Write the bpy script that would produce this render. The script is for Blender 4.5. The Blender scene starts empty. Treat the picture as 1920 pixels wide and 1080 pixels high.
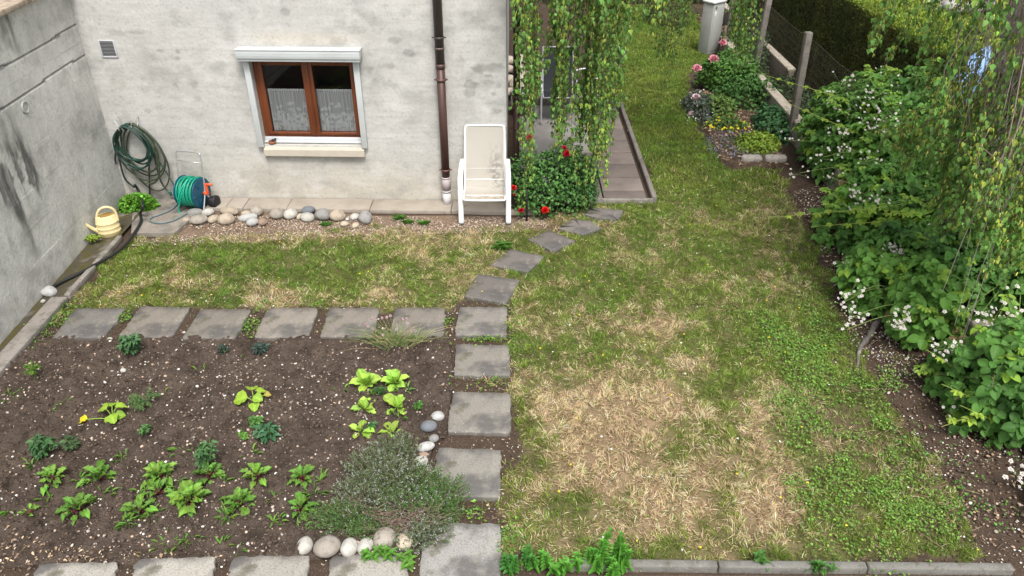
import bpy, bmesh, math, random
import numpy as np
from mathutils import Vector, Matrix
R0 = math.radians
S = bpy.context.scene
C = S.collection
rng = np.random.default_rng(7)
random.seed(7)

# ------------------------------------------------------------------ camera
CAM_H = 4.3; FPX = 1440.0; PITCH = R0(32.45)
cd = bpy.data.cameras.new('camera'); cam = bpy.data.objects.new('camera', cd); C.objects.link(cam)
cam.location = (0, 0, CAM_H); cam.rotation_euler = (math.pi/2 - PITCH, 0, 0)
cd.sensor_width = 36; cd.lens = FPX/1920*36; cd.clip_start = .05; cd.clip_end = 800
S.camera = cam
# ------------------------------------------------------------------ world and sun
SUN_EL, SUN_AZ = 60, 165         # degrees; azimuth measured clockwise from +Y
w = bpy.data.worlds.new('World'); S.world = w; w.use_nodes = True
nt = w.node_tree; bg = nt.nodes['Background']
sky = nt.nodes.new('ShaderNodeTexSky'); sky.sky_type = 'NISHITA'; sky.sun_disc = False
sky.sun_elevation = R0(SUN_EL); sky.sun_rotation = R0(SUN_AZ); sky.air_density = 1.0; sky.dust_density = 4.0; sky.ozone_density = 1.0
hs = nt.nodes.new('ShaderNodeHueSaturation'); hs.inputs['Saturation'].default_value = .25
nt.links.new(sky.outputs[0], hs.inputs['Color']); nt.links.new(hs.outputs[0], bg.inputs['Color'])
bg.inputs['Strength'].default_value = .125
sl = bpy.data.lights.new('sun', 'SUN'); sun = bpy.data.objects.new('sun', sl); C.objects.link(sun)
sl.energy = 1.5; sl.angle = R0(15); sl.color = (1, .96, .9)
_a, _e = R0(SUN_AZ), R0(SUN_EL)
sd = Vector((math.sin(_a)*math.cos(_e), math.cos(_a)*math.cos(_e), math.sin(_e)))
sun.rotation_euler = sd.to_track_quat('Z', 'Y').to_euler()
S.view_settings.view_transform = 'Standard'; S.view_settings.look = 'None'
S.view_settings.exposure = 1.04; S.view_settings.gamma = 1
S.render.engine = 'CYCLES'
S.cycles.max_bounces = 6; S.cycles.diffuse_bounces = 3; S.cycles.glossy_bounces = 3
S.cycles.transparent_max_bounces = 12; S.cycles.transmission_bounces = 4

# ------------------------------------------------------------------ picture measurements -> real places
cp, sp = math.cos(PITCH), math.sin(PITCH)
def ray(x, y):
    u, v = x-960.0, y-540.0
    return np.array((u, FPX*cp - v*sp, -FPX*sp - v*cp))
def G(x, y, z=0.0):                      # on the horizontal plane at height z
    r = ray(x, y); s = (z-CAM_H)/r[2]; return np.array((r[0]*s, r[1]*s, z))
def D(x, y, Y):                          # on the upright plane at depth Y
    r = ray(x, y); s = Y/r[1]; return np.array((r[0]*s, Y, CAM_H + r[2]*s))
HC = np.array((-.065, 8.76)); HU = np.array((-math.cos(R0(1.6)), math.sin(R0(1.6)))); HN = np.array((-math.sin(R0(1.6)), -math.cos(R0(1.6))))
def W(x, y, off=0.0):                    # on the house wall -> (s along wall leftwards, z)
    r = ray(x, y); o = HC + HN*off
    t = np.dot(o, HN)/np.dot(r[:2], HN); p = r*t
    return float(np.dot(p[:2]-HC, HU)), float(CAM_H + p[2])
def HW(s, z, off=0.0):                   # wall coordinates -> world
    p = HC + HU*s + HN*off; return np.array((p[0], p[1], z))
LA = np.array((-4.907, 8.897)); LB = np.array((-4.782, 5.811))
def LWX(Y): return LA[0] + (LA[1]-Y)*.0405   # face of the left retaining wall

# ------------------------------------------------------------------ noise
_perm = np.random.default_rng(3).random((16, 256, 256))
def vn(x, y, seed=0):
    x = np.asarray(x, float); y = np.asarray(y, float)
    xi = np.floor(x).astype(int); yi = np.floor(y).astype(int); fx = x-xi; fy = y-yi
    fx = fx*fx*(3-2*fx); fy = fy*fy*(3-2*fy); T = _perm[seed % 16]
    a = T[xi & 255, yi & 255]; b = T[(xi+1) & 255, yi & 255]; c = T[xi & 255, (yi+1) & 255]; d = T[(xi+1) & 255, (yi+1) & 255]
    return (a*(1-fx)+b*fx)*(1-fy) + (c*(1-fx)+d*fx)*fy
def fbm(x, y, f, o=4, seed=0):
    t = 0; am = 1; n = 0
    for i in range(o):
        t = t + am*vn(x*f+17.3*i, y*f+5.1*i, seed+i); n += am; am *= .55; f *= 2.03
    return t/n
def inpoly(x, y, P):
    P = np.asarray(P)[:, :2]; r = np.zeros(len(x), bool); n = len(P)
    for i in range(n):
        x1, y1 = P[i]; x2, y2 = P[(i+1) % n]
        if y1 == y2: continue
        c = ((y1 > y) != (y2 > y)) & (x < (x2-x1)*(y-y1)/(y2-y1)+x1); r ^= c
    return r
def PX(pts): return [G(*p)[:2] for p in pts]

# ------------------------------------------------------------------ materials
MATS = {}
def mat(name, col=(.5, .5, .5), rough=.8, attr=False, n=(), bump=None, metal=0, trans=0, spec=.3, vary=None, alpha=None, coord='Object'):
    """n: list of (scale, detail, colour, low, high[, stretch]) layers mixed over the base; bump: (scale, strength, distance)"""
    if name in MATS: return MATS[name]
    m = bpy.data.materials.new(name); m.use_nodes = True; t = m.node_tree; N = t.nodes; L = t.links
    b = N['Principled BSDF']; b.inputs['Roughness'].default_value = rough; b.inputs['Metallic'].default_value = metal
    b.inputs['Specular IOR Level'].default_value = spec
    tc = N.new('ShaderNodeTexCoord')
    if attr:
        a = N.new('ShaderNodeAttribute'); a.attribute_name = 'Col'; cur = a.outputs['Color']
    else:
        rgb = N.new('ShaderNodeRGB'); rgb.outputs[0].default_value = (*col, 1); cur = rgb.outputs[0]
    for i, l in enumerate(n):
        sc, det, c2, lo, hi = l[:5]; st = l[5] if len(l) > 5 else (1, 1, 1)
        mp = N.new('ShaderNodeMapping'); mp.inputs['Scale'].default_value = st; mp.inputs['Location'].default_value = (i*3.7, i*1.3, i*2.1)
        L.new(tc.outputs[coord], mp.inputs[0])
        if det == 'v':
            x = N.new('ShaderNodeTexVoronoi'); x.inputs['Scale'].default_value = sc; out = x.outputs['Distance']
        else:
            x = N.new('ShaderNodeTexNoise'); x.inputs['Scale'].default_value = sc; x.inputs['Detail'].default_value = det; x.inputs['Roughness'].default_value = .6; out = x.outputs[0]
        L.new(mp.outputs[0], x.inputs['Vector'])
        r = N.new('ShaderNodeMapRange'); r.inputs[1].default_value = lo; r.inputs[2].default_value = hi
        L.new(out, r.inputs[0])
        mx = N.new('ShaderNodeMix'); mx.data_type = 'RGBA'
        k = N.new('ShaderNodeMath'); k.operation = 'MULTIPLY'; k.inputs[1].default_value = c2[3] if len(c2) > 3 else 1
        L.new(r.outputs[0], k.inputs[0]); L.new(k.outputs[0], mx.inputs[0]); L.new(cur, mx.inputs[6]); mx.inputs[7].default_value = (*c2[:3], 1)
        cur = mx.outputs[2]
    L.new(cur, b.inputs['Base Color'])
    if bump:
        x = N.new('ShaderNodeTexNoise'); x.inputs['Scale'].default_value = bump[0]; x.inputs['Detail'].default_value = 6; L.new(tc.outputs[coord], x.inputs['Vector'])
        bp = N.new('ShaderNodeBump'); bp.inputs['Strength'].default_value = bump[1]; bp.inputs['Distance'].default_value = bump[2]
        L.new(x.outputs[0], bp.inputs['Height']); L.new(bp.outputs[0], b.inputs['Normal'])
    out = N['Material Output']
    if trans:
        tb = N.new('ShaderNodeBsdfTranslucent'); L.new(cur, tb.inputs['Color']); ms = N.new('ShaderNodeMixShader'); ms.inputs[0].default_value = trans
        L.new(b.outputs[0], ms.inputs[1]); L.new(tb.outputs[0], ms.inputs[2]); L.new(ms.outputs[0], out.inputs['Surface'])
    m['cur'] = 0
    MATS[name] = m
    return m

# ------------------------------------------------------------------ mesh batches
def wloc(o):
    v = Vector((0, 0, 0))
    while o is not None: v = v + o.location; o = o.parent
    return v
def nrm(v): return v/np.maximum(np.linalg.norm(v, axis=-1, keepdims=True), 1e-9)
def frames(Dv, Nv):
    """rotation matrices whose Y axis is Dv and whose Z axis is nearest Nv"""
    Dv = nrm(np.asarray(Dv, float)); X = nrm(np.cross(Dv, Nv)); Z = np.cross(X, Dv)
    return np.stack([X, Dv, Z], axis=-1)
def rand_dirs(n, g=rng): return nrm(g.normal(size=(n, 3)))
class Batch:
    def __init__(s): s.V = []; s.F = []; s.C = []; s.n = 0
    def add(s, V, F, col=(.5, .5, .5)):
        V = np.asarray(V, float).reshape(-1, 3); col = np.asarray(col, float)
        if col.ndim == 1: col = np.tile(col, (len(V), 1))
        s.V.append(V); s.C.append(col)
        ks = {}
        for f in F: ks.setdefault(len(f), []).append(f)
        for k, fs in ks.items(): s.F.append(np.asarray(fs, np.int64)+s.n)
        s.n += len(V); return s
    def scatter(s, tmpl, P, R=None, Sc=None, col=(.5, .5, .5), vcol=None):
        TV, TF = tmpl; TV = np.asarray(TV, float); P = np.asarray(P, float).reshape(-1, 3); M = len(P); k = len(TV)
        if M == 0: return s
        V = np.broadcast_to(TV, (M, k, 3))
        if Sc is not None:
            Sc = np.asarray(Sc, float)
            if Sc.ndim == 1: Sc = Sc[:, None]*np.ones(3)
            V = V*Sc[:, None, :]
        if R is not None: V = np.einsum('mij,mkj->mki', R, V)
        V = (V + P[:, None, :]).reshape(-1, 3)
        col = np.asarray(col, float)
        if col.ndim == 1: col = np.tile(col, (M, 1))
        cc = np.repeat(col, k, axis=0)
        if vcol is not None: cc = cc*np.tile(np.asarray(vcol)[:, None], (M, 1))
        ks = {}
        for f in TF: ks.setdefault(len(f), []).append(f)
        for kk, fs in ks.items():
            fs = np.asarray(fs, np.int64); A = (fs[None]+(np.arange(M)*k)[:, None, None]).reshape(-1, kk)
            s.F.append(A+s.n)
        s.V.append(V); s.C.append(cc); s.n += len(V); return s
    def box(s, c, size, rot=None, bevel=.004, col=(.5, .5, .5)):
        V, F = bevbox(tuple(round(float(x), 5) for x in size), bevel)
        if rot is not None: V = V @ np.asarray(rot).T
        return s.add(V+np.asarray(c), F, col)
    def tube(s, pts, r, seg=8, col=(.5, .5, .5), cap=True):
        P = np.asarray(pts, float); n = len(P); r = np.broadcast_to(np.asarray(r, float), (n,))
        T = np.gradient(P, axis=0); T = nrm(T)
        u = np.cross(T[0], (0, 0, 1.0));
        if np.linalg.norm(u) < .1: u = np.cross(T[0], (1.0, 0, 0))
        u = nrm(u); Us = []
        for i in range(n):
            u = u - T[i]*np.dot(u, T[i]); u = nrm(u); Us.append(u)
        Us = np.array(Us); Vs = np.cross(T, Us); a = np.arange(seg)*2*math.pi/seg
        V = P[:, None]+r[:, None, None]*(np.cos(a)[None, :, None]*Us[:, None]+np.sin(a)[None, :, None]*Vs[:, None])
        F = [(i*seg+j, i*seg+(j+1) % seg, (i+1)*seg+(j+1) % seg, (i+1)*seg+j) for i in range(n-1) for j in range(seg)]
        if cap: F += [tuple(range(seg))[::-1], tuple((n-1)*seg+j for j in range(seg))]
        return s.add(V.reshape(-1, 3), F, col)
    def lathe(s, prof, c=(0, 0, 0), seg=24, col=(.5, .5, .5), axis=None):
        a = np.arange(seg)*2*math.pi/seg; V = []
        for r_, z in prof: V += [(r_*math.cos(t), r_*math.sin(t), z) for t in a]
        V = np.array(V); n = len(prof)
        F = [(i*seg+j, i*seg+(j+1) % seg, (i+1)*seg+(j+1) % seg, (i+1)*seg+j) for i in range(n-1) for j in range(seg)]
        F += [tuple(range(seg))[::-1], tuple((n-1)*seg+j for j in range(seg))]
        if axis is not None:
            A = np.array(Vector((0, 0, 1)).rotation_difference(Vector(axis)).to_matrix()); V = V @ A.T
        return s.add(V+np.asarray(c), F, col)
    def build(s, name, m, parent=None, loc=None, smooth=True):
        V = np.concatenate(s.V); Cc = np.concatenate(s.C)
        o0 = wloc(parent) if parent is not None else Vector((0, 0, 0))
        l = Vector(loc)-o0 if loc is not None else Vector((0, 0, 0))
        V = V - np.array(o0+l)
        me = bpy.data.meshes.new(name); me.vertices.add(len(V)); me.vertices.foreach_set('co', V.astype(np.float32).ravel())
        li = np.concatenate([f.ravel() for f in s.F]); ls = []; off = 0
        for f in s.F:
            k = f.shape[1]; ls.append(off+np.arange(len(f))*k); off += f.size
        ls = np.concatenate(ls)
        me.loops.add(len(li)); me.loops.foreach_set('vertex_index', li.astype(np.int32))
        me.polygons.add(len(ls)); me.polygons.foreach_set('loop_start', ls.astype(np.int32))
        me.update(calc_edges=True)
        me.polygons.foreach_set('use_smooth', np.full(len(ls), smooth))
        at = me.color_attributes.new('Col', 'FLOAT_COLOR', 'POINT')
        at.data.foreach_set('color', np.concatenate([Cc, np.ones((len(Cc), 1))], axis=1).astype(np.float32).ravel())
        me.materials.append(m)
        o = bpy.data.objects.new(name, me); C.objects.link(o); o.parent = parent; o.location = l
        return o
_bb = {}
def bevbox(size, bevel):
    k = (size, bevel)
    if k in _bb: return _bb[k]
    bm = bmesh.new(); bmesh.ops.create_cube(bm, size=1)
    for v in bm.verts: v.co = Vector((v.co.x*size[0], v.co.y*size[1], v.co.z*size[2]))
    b = min(bevel, min(size)*.45)
    if b > 0: bmesh.ops.bevel(bm, geom=bm.edges[:], offset=b, segments=2, affect='EDGES', profile=.5)
    bm.verts.index_update()
    r = (np.array([v.co[:] for v in bm.verts]), [tuple(v.index for v in f.verts) for f in bm.faces]); bm.free()
    _bb[k] = r; return r
def ico(sub):
    bm = bmesh.new(); bmesh.ops.create_icosphere(bm, subdivisions=sub, radius=1)
    r = (np.array([v.co[:] for v in bm.verts]), [tuple(v.index for v in f.verts) for f in bm.faces]); bm.free(); return r
ICO = {k: ico(k) for k in (1, 2, 3, 4)}
def rotz(a):
    c, s_ = math.cos(a), math.sin(a); return np.array(((c, -s_, 0), (s_, c, 0), (0, 0, 1)))
def eul(x, y, z): return np.array(Matrix.Rotation(z, 3, 'Z') @ Matrix.Rotation(y, 3, 'Y') @ Matrix.Rotation(x, 3, 'X'))
def spline(P, n=60):
    P = np.asarray(P, float); k = len(P); t = np.linspace(0, k-1, n); o = []
    Q = np.vstack([2*P[0]-P[1], P, 2*P[-1]-P[-2]])
    for x in t:
        i = min(int(x), k-2); f = x-i; a, b, c, d = Q[i:i+4]
        o.append(.5*((2*b)+(-a+c)*f+(2*a-5*b+4*c-d)*f*f+(-a+3*b-3*c+d)*f**3))
    return np.array(o)

def tag(o, label=None, cat=None, group=None, kind=None):
    if label: o['label'] = label
    if cat: o['category'] = cat
    if group: o['group'] = group
    if kind: o['kind'] = kind
    return o
def thing(name, label, cat, loc, group=None):
    o = bpy.data.objects.new(name, None); o.empty_display_size = .1; C.objects.link(o); o.location = [float(v) for v in loc]
    return tag(o, label, cat, group)

# ------------------------------------------------------------------ leaves
def leaf(nl=5, nw=2, prof='ovate', fold=.15, droop=.2, ripple=0.0, seed=0):
    g = np.random.default_rng(seed); V = []; F = []
    for i in range(nl+1):
        t = i/nl
        if prof == 'ovate': h = math.sin(math.pi*min(1, t**.8))**.75 if 0 < t < 1 else .03
        elif prof == 'birch': h = (t/.3)**.7 if t < .3 else ((1-t)/.7)**.95
        elif prof == 'spoon': h = (.24+.76*(min(1, max(0, (t-.05)/.55))**.9))*math.sqrt(max(0, 1-max(0, (t-.62)/.38)**2))
        elif prof == 'round': h = math.sqrt(max(0, 1-(2*t-1)**2))
        elif prof == 'lance': h = math.sin(math.pi*t)**.9 if 0 < t < 1 else .04
        h = max(h, .03)*.5
        for j in range(nw+1):
            q = j/nw*2-1
            z = abs(q)*h*fold*2 - droop*t*t + ripple*math.sin(t*17+q*3+seed)*abs(q) + (g.random()-.5)*ripple*.6
            V.append((q*h, t, z))
    for i in range(nl):
        for j in range(nw):
            a = i*(nw+1)+j; F.append((a, a+1, a+nw+2, a+nw+1))
    return np.array(V), F
L_OV = leaf(5, 2, 'ovate', .28, .18, .02); L_OV2 = leaf(4, 2, 'ovate', .1, .35, .03, 3)
L_SM = leaf(2, 2, 'ovate', .2, .2); L_BI = leaf(3, 2, 'birch', .2, .1); L_LA = leaf(3, 2, 'lance', .3, .25)
L_RO = leaf(3, 2, 'round', .15, .1)
def jcol(base, n, v=.2, g=rng, hue=.1):
    base = np.asarray(base, float); k = np.exp(g.normal(0, v, (n, 1))); h = np.exp(g.normal(0, hue, (n, 3)))
    return np.clip(base*k*h, .003, .95)
M_leaf = mat('leaf', rough=.55, attr=True, trans=.3, spec=.25)
M_grass = mat('grass_blade', rough=.6, attr=True, trans=.25, spec=.2)
M_petal = mat('petal', rough=.6, attr=True, trans=.3, spec=.2)
M_stem = mat('stem', rough=.7, attr=True, spec=.2)
M_bark = mat('bark', (.14, .122, .11), .9, n=[(6, 5, (.35, .33, .3, .9), .52, .7, (1, 1, .35)), (30, 5, (.03, .025, .02, .8), .55, .75)], bump=(25, .8, .02))
M_stone = mat('stone', rough=.8, attr=True, n=[(11, 6, (.10, .085, .07, .6), .45, .72), (6, 3, (.62, .58, .52, .35), .5, .7), (45, 4, (.07, .06, .05, .5), .6, .72)], bump=(30, .5, .012), spec=.2)
def rock(b, c, size, yaw=0, col=(.5, .48, .44), seed=0, sub=3, rough=.12, flat=.25):
    g = np.random.default_rng(seed+100); V, F = ICO[sub]; V = V.copy()
    K = g.normal(size=(5, 3))*1.5; ph = g.random(5)*6.28
    n = sum(np.sin(V@K[i]+ph[i]) for i in range(5))/5
    V = V*(1+rough*n)[:, None]
    V[:, 2] = np.where(V[:, 2] < 0, V[:, 2]*(1-flat), V[:, 2])
    V = V*np.asarray(size)/2; V = V @ eul((g.random()-.5)*.3, (g.random()-.5)*.3, yaw).T
    return b.add(V+np.asarray(c), F, col)
# ================================================================== SETTING
SLABS = []   # corner lists of every stepping slab (ground coordinates), used to keep grass off them
def slabpts(q): return [G(*p, .03) for p in q]
row_px = [[(141, 577), (237, 577), (195, 633), (97, 634)], [(264, 575), (357, 575), (321, 632), (222, 632)], [(375, 579), (471, 579), (441, 635), (341, 635)],
          [(501, 578), (598, 577), (577, 633), (476, 633)], [(617, 577), (712, 577), (699, 631), (600, 632)], [(740, 577), (834, 577), (833, 630), (733, 630)]]
col_px = [[(861, 575), (951, 575), (950, 629), (853, 629)], [(854, 645), (955, 646), (957, 704), (851, 704)], [(850, 734), (958, 737), (957, 812), (838, 810)],
          [(819, 839), (940, 843), (938, 933), (812, 930)], [(797, 978), (939, 981), (939, 1100), (783, 1100)]]
dia_px = [[(895, 513), (975, 524), (950, 569), (870, 556)], [(957, 467), (1022, 480), (990, 510), (918, 497)], [(1030, 431), (1080, 452), (1038, 472), (989, 448)],
          [(1070, 411), (1105, 413), (1128, 428), (1092, 440), (1046, 428)], [(1105, 389), (1148, 391), (1168, 394), (1166, 404), (1155, 412), (1125, 410), (1095, 402)]]
bot_px = [[(72, 1057), (222, 1053), (196, 1140), (38, 1140)], [(258, 1048), (406, 1044), (385, 1130), (228, 1130)], [(436, 1043), (581, 1041), (571, 1130), (416, 1130)], [(619, 1041), (765, 1036), (767, 1130), (610, 1130)]]
for q in row_px+col_px+dia_px+bot_px: SLABS.append([p[:2] for p in slabpts(q)])

# lawn and bed outlines on the ground
LAWN = PX([(100, 612), (133, 560), (190, 497), (238, 452), (330, 447), (420, 440), (560, 432), (700, 425), (860, 428), (960, 425), (1010, 412), (1090, 385), (1240, 379), (1166, 195), (1130, 120), (1115, 60), (1120, 5), (1290, 5), (1312, 40), (1330, 108), (1290, 128),
           (1292, 180), (1312, 235), (1345, 292), (1385, 318), (1470, 318), (1490, 380), (1530, 450), (1565, 520), (1590, 600), (1615, 670), (1665, 760), (1765, 900), (1835, 1046), (945, 1050), (948, 960), (960, 840), (965, 700), (958, 575), (955, 540), (860, 560), (850, 577), (100, 577)])
BED = PX([(100, 634), (840, 632), (850, 700), (838, 812), (808, 838), (808, 930), (790, 985), (780, 1040), (40, 1060), (-150, 1060), (-150, 860), (0, 706), (72, 628)])
# dry straw patches (+) and rich green patches (-): picture x, y, radius x, y, strength
PATCH = [(1200, 880, 210, 100, .72), (1100, 800, 120, 70, .6), (1330, 930, 110, 55, .6), (1200, 770, 90, 45, .75), (1280, 1000, 130, 40, .8), (1450, 750, 50, 30, .7), (1215, 610, 55, 35, .65), (1180, 690, 110, 40, .3), (1010, 760, 50, 50, .7), (1440, 900, 50, 60, .75),
         (1420, 800, 70, 60, .5), (1130, 700, 50, 20, .5), (350, 542, 45, 12, .6), (240, 552, 50, 8, .5), (480, 565, 60, 8, .4), (700, 568, 80, 8, .5), (400, 448, 170, 7, .9), (620, 438, 150, 6, .7), (450, 500, 350, 45, -.35), (880, 450, 60, 25, .6), (760, 480, 60, 20, .4), (630, 520, 60, 20, .25),
         (560, 545, 70, 12, .4), (980, 600, 40, 40, .3), (900, 490, 30, 20, .5), (1150, 500, 90, 30, .12), (1450, 330, 60, 15, .35), (1560, 850, 40, 30, .3), (1050, 900, 60, 30, .4),
         (250, 480, 80, 25, -.7), (420, 475, 110, 22, -.6), (560, 470, 90, 18, -.5), (640, 500, 60, 15, -.4), (760, 520, 60, 20, -.3), (1200, 150, 90, 130, -.8), (1250, 330, 120, 70, -.5), (1330, 500, 120, 70, -.35), (1530, 670, 80, 80, -.8), (1600, 930, 100, 90, -.5),
         (1460, 620, 60, 50, -.5), (985, 800, 28, 25, -1.2), (1040, 720, 35, 20, -.6), (1060, 960, 60, 25, -.4), (1300, 620, 60, 30, -.3), (1090, 860, 25, 15, -.3), (1310, 860, 50, 20, -.4), (1370, 700, 60, 30, -.3)]
_pg = []
for px, py, rx, ry, st in PATCH:
    c = G(px, py); a = G(px+rx, py); b1 = G(px, py-ry*.7); b2 = G(px, py+ry*.7); _pg.append((c[0], c[1], abs(a[0]-c[0]), abs(b1[1]-b2[1])/2/.7, st))
def dryness(x, y):
    nz = .35+1.3*fbm(x, y, 3.2, 3, 7); xo, yo = x, y; x = x+.75*(fbm(xo, yo, 1.6, 4, 3)-.5); y = y+.75*(fbm(xo, yo, 1.6, 4, 9)-.5); v = .17+.0*x
    for cx, cy, rx, ry, st in _pg:
        v = v + st*np.exp(-((x-cx)/rx)**2-((y-cy)/ry)**2)*nz*.85
    v = v + (fbm(x, y, 2.6, 4, 2)-.5)*1.5 + (fbm(x, y, 8, 3, 8)-.5)*1.1
    v = v - .42*np.clip((y-8.6)/1.6, 0, 1)
    return np.clip(v, 0, 1)
BARE = [(1590, 800, 70, 60, .8), (1550, 880, 40, 40, .4), (1640, 640, 40, 60, .6), (1700, 850, 60, 80, .3), (1500, 400, 30, 60, .5), (1560, 560, 20, 50, .5), (1000, 850, 30, 25, .5), (955, 840, 25, 25, 1.0), (950, 930, 20, 20, .8), (1000, 425, 60, 14, .9), (860, 425, 60, 10, .6), (560, 440, 200, 7, .5), (320, 452, 90, 10, .6), (1480, 960, 40, 30, .4), (1740, 980, 40, 50, .5),
        (1130, 905, 25, 12, .3), (1200, 20, 100, 15, .7)]
_bg = [(G(a, b)[0], G(a, b)[1], abs(G(a+c, b)[0]-G(a, b)[0]), abs(G(a, b-d*.7)[1]-G(a, b+d*.7)[1])/1.4, e) for a, b, c, d, e in BARE]
def bareness(x, y):
    v = 0*x
    for cx, cy, rx, ry, st in _bg: v = v + st*np.exp(-((x-cx)/rx)**2-((y-cy)/ry)**2)
    return np.clip(v + (fbm(x, y, 5, 3, 5)-.55)*.9, 0, 1)
def in_slab(x, y, grow=0):
    r = np.zeros(len(x), bool)
    for s in SLABS:
        s = np.array(s); c = s.mean(0); r |= inpoly(x, y, c+(s-c)*(1+grow))
    return r
def dist_edge(x, y):   # fuzzy lawn test: jitter the point, then test the outline
    jx = x + (fbm(x, y, 3, 3, 11)-.5)*.35; jy = y + (fbm(x, y, 3, 3, 12)-.5)*.35
    return inpoly(jx, jy, LAWN)

# ---- ground: one sheet, fine near the garden, reaching the horizon
def make_ground():
    st = .04; xs = np.arange(-5.4, 13.01, st*1.0); ys = np.arange(1.6, 23.01, st*1.3)
    X, Y = np.meshgrid(xs, ys); x = X.ravel(); y = Y.ravel()
    z = (fbm(x, y, 1.2, 4, 1)-.5)*.03-.012
    soil = np.array((.085, .058, .040)); litter = np.array((.066, .046, .034))
    dry = dryness(x, y); bare = bareness(x, y); lawn = dist_edge(x, y)
    col = np.tile(litter, (len(x), 1))
    thatch = np.array((.24, .175, .105)); gr = np.array((.10, .105, .036))
    lc = gr*(1-dry[:, None])+thatch*dry[:, None]; lc = lc*(1-bare[:, None])+soil*bare[:, None]
    col = np.where(lawn[:, None], lc, col)
    grav = inpoly(x, y+.06*(fbm(x, y, 3, 2, 4)-.5), PX([(330, 395), (1010, 405), (1040, 420), (960, 432), (700, 436), (420, 450), (240, 458), (325, 436)]))
    col = np.where(grav[:, None], np.array((.20, .145, .105)), col)
    nb = (x > 6.3) & (y > 8); col = np.where(nb[:, None], np.array((.12, .16, .03)), col)
    side = (x > 4.3) & (x < 6.3); col = np.where(side[:, None], np.array((.06, .045, .032)), col)
    far = (y > 19.3+.6*fbm(x, y, 1, 2, 3)) & (x < 6.3); col = np.where(far[:, None], soil, col)
    inb = inpoly(x, y, BED); col = np.where(inb[:, None], soil*.9, col); z = np.where(inb, -.05, z)
    col = col*(.75+.5*fbm(x, y, 14, 3, 6))[:, None]
    n, m = len(ys), len(xs)
    b = Batch(); V = np.stack([x, y, z], 1)
    F = np.array([(i*m+j, i*m+j+1, (i+1)*m+j+1, (i+1)*m+j) for i in range(n-1) for j in range(m-1)])
    b.add(V, [], col); b.F.append(F)
    x0, x1, y0, y1 = xs[0], xs[-1], ys[0], ys[-1]; E = 400; k = b.n
    q = [(x0, y0), (x1, y0), (x1, y1), (x0, y1), (-E, -E), (E, -E), (E, E), (-E, E)]
    b.add([(p[0], p[1], -.012 if i > 3 else -.02) for i, p in enumerate(q)], [(0, 4, 5, 1), (1, 5, 6, 2), (2, 6, 7, 3), (3, 7, 4, 0)], (.10, .12, .04))
    m_ = mat('ground', rough=.95, attr=True, n=[(45, 4, (.05, .035, .025, .6), .5, .68), (90, 3, (.38, .30, .22, .45), .6, .75)], bump=(60, .6, .02), spec=.1)
    tag(b.build('ground', m_), kind='structure')
make_ground()

# ---- garden bed soil
def bed_h(x, y):
    return .0 + (fbm(x, y, 1.1, 3, 9)-.5)*.05 + (fbm(x, y, 7, 4, 10)-.5)*.06 + np.clip(fbm(x, y, 22, 3, 12)-.5, 0, 1)*.13
def make_bed():
    st = .0125; xs = np.arange(-5.0, -.45, st); ys = np.arange(2.9, 5.98, st)
    X, Y = np.meshgrid(xs, ys); x = X.ravel(); y = Y.ravel(); ins = inpoly(x, y, [np.array(p) for p in BED])
    z = bed_h(x, y)
    v = (.35+1.15*fbm(x, y, 9, 4, 7))[:, None]*np.array((.092, .070, .056))
    n, m = len(ys), len(xs); F = []
    I = ins.reshape(n, m); ok = I[:-1, :-1] | I[1:, 1:] | I[1:, :-1] | I[:-1, 1:]
    ii, jj = np.nonzero(ok); a = ii*m+jj
    F = np.stack([a, a+1, a+m+1, a+m], 1)
    used = np.unique(F); mp = np.full(n*m, -1); mp[used] = np.arange(len(used))
    edge = ~ins; z = np.where(edge, -.045, z)
    b = Batch(); b.add(np.stack([x, y, z], 1)[used], [], v[used]); b.F.append(mp[F])
    m_ = mat('soil', rough=1, attr=True, n=[(70, 4, (.03, .02, .015, .7), .5, .7), (160, 2, (.33, .26, .2, .5), .66, .74)], bump=(90, 1.0, .02), spec=.08)
    tag(b.build('garden_bed_soil', m_), kind='structure')
make_bed()

# ---- pebbles and litter in the bed, on the gravel and under the brambles
def scatter_area(n, x0, x1, y0, y1, test):
    out = []
    x = rng.uniform(x0, x1, n); y = rng.uniform(y0, y1, n); k = test(x, y); return x[k], y[k]
def pebbles(name, x, y, zf, smin, smax, pal, power=3, lab=None):
    n = len(x); s = smin+(smax-smin)*rng.random(n)**power
    P = np.stack([x, y, zf(x, y)+s*.12], 1)
    R = frames(rand_dirs(n)*[1, 1, .3], np.tile((0, 0, 1.), (n, 1)))
    Sc = np.stack([s*rng.uniform(.5, 1, n), s*rng.uniform(.6, 1.2, n), s*rng.uniform(.3, .6, n)], 1)*.5
    pal = np.array(pal); col = pal[rng.integers(0, len(pal), n)]*np.exp(rng.normal(0, .18, (n, 1)))
    b = Batch(); b.scatter(ICO[1], P, R, Sc, np.clip(col, 0, .9))
    m_ = mat('pebble', rough=.8, attr=True, spec=.2)
    return tag(b.build(name, m_, smooth=True), lab, 'pebbles', kind='stuff')
PALP = [(.62, .57, .5), (.5, .42, .34), (.75, .72, .67), (.42, .3, .22), (.45, .33, .26), (.36, .3, .25), (.5, .45, .4), (.28, .22, .18), (.5, .35, .26), (.2, .16, .13), (.3, .25, .21), (.35, .29, .24), (.25, .19, .15)]
x, y = scatter_area(52000, -5, -.5, 3, 5.9, lambda x, y: inpoly(x, y, BED) & (fbm(x, y, 2.4, 4, 2) > .25+rng.random(len(x))*.5))
pebbles('soil_pebbles', x, y, lambda x, y: bed_h(x, y)-.002, .003, .034, PALP, 11, 'small pale pebbles and grit lying all over the dark bed soil')
x, y = scatter_area(22000, -5, -.5, 3, 5.9, lambda x, y: inpoly(x, y, BED))
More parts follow.
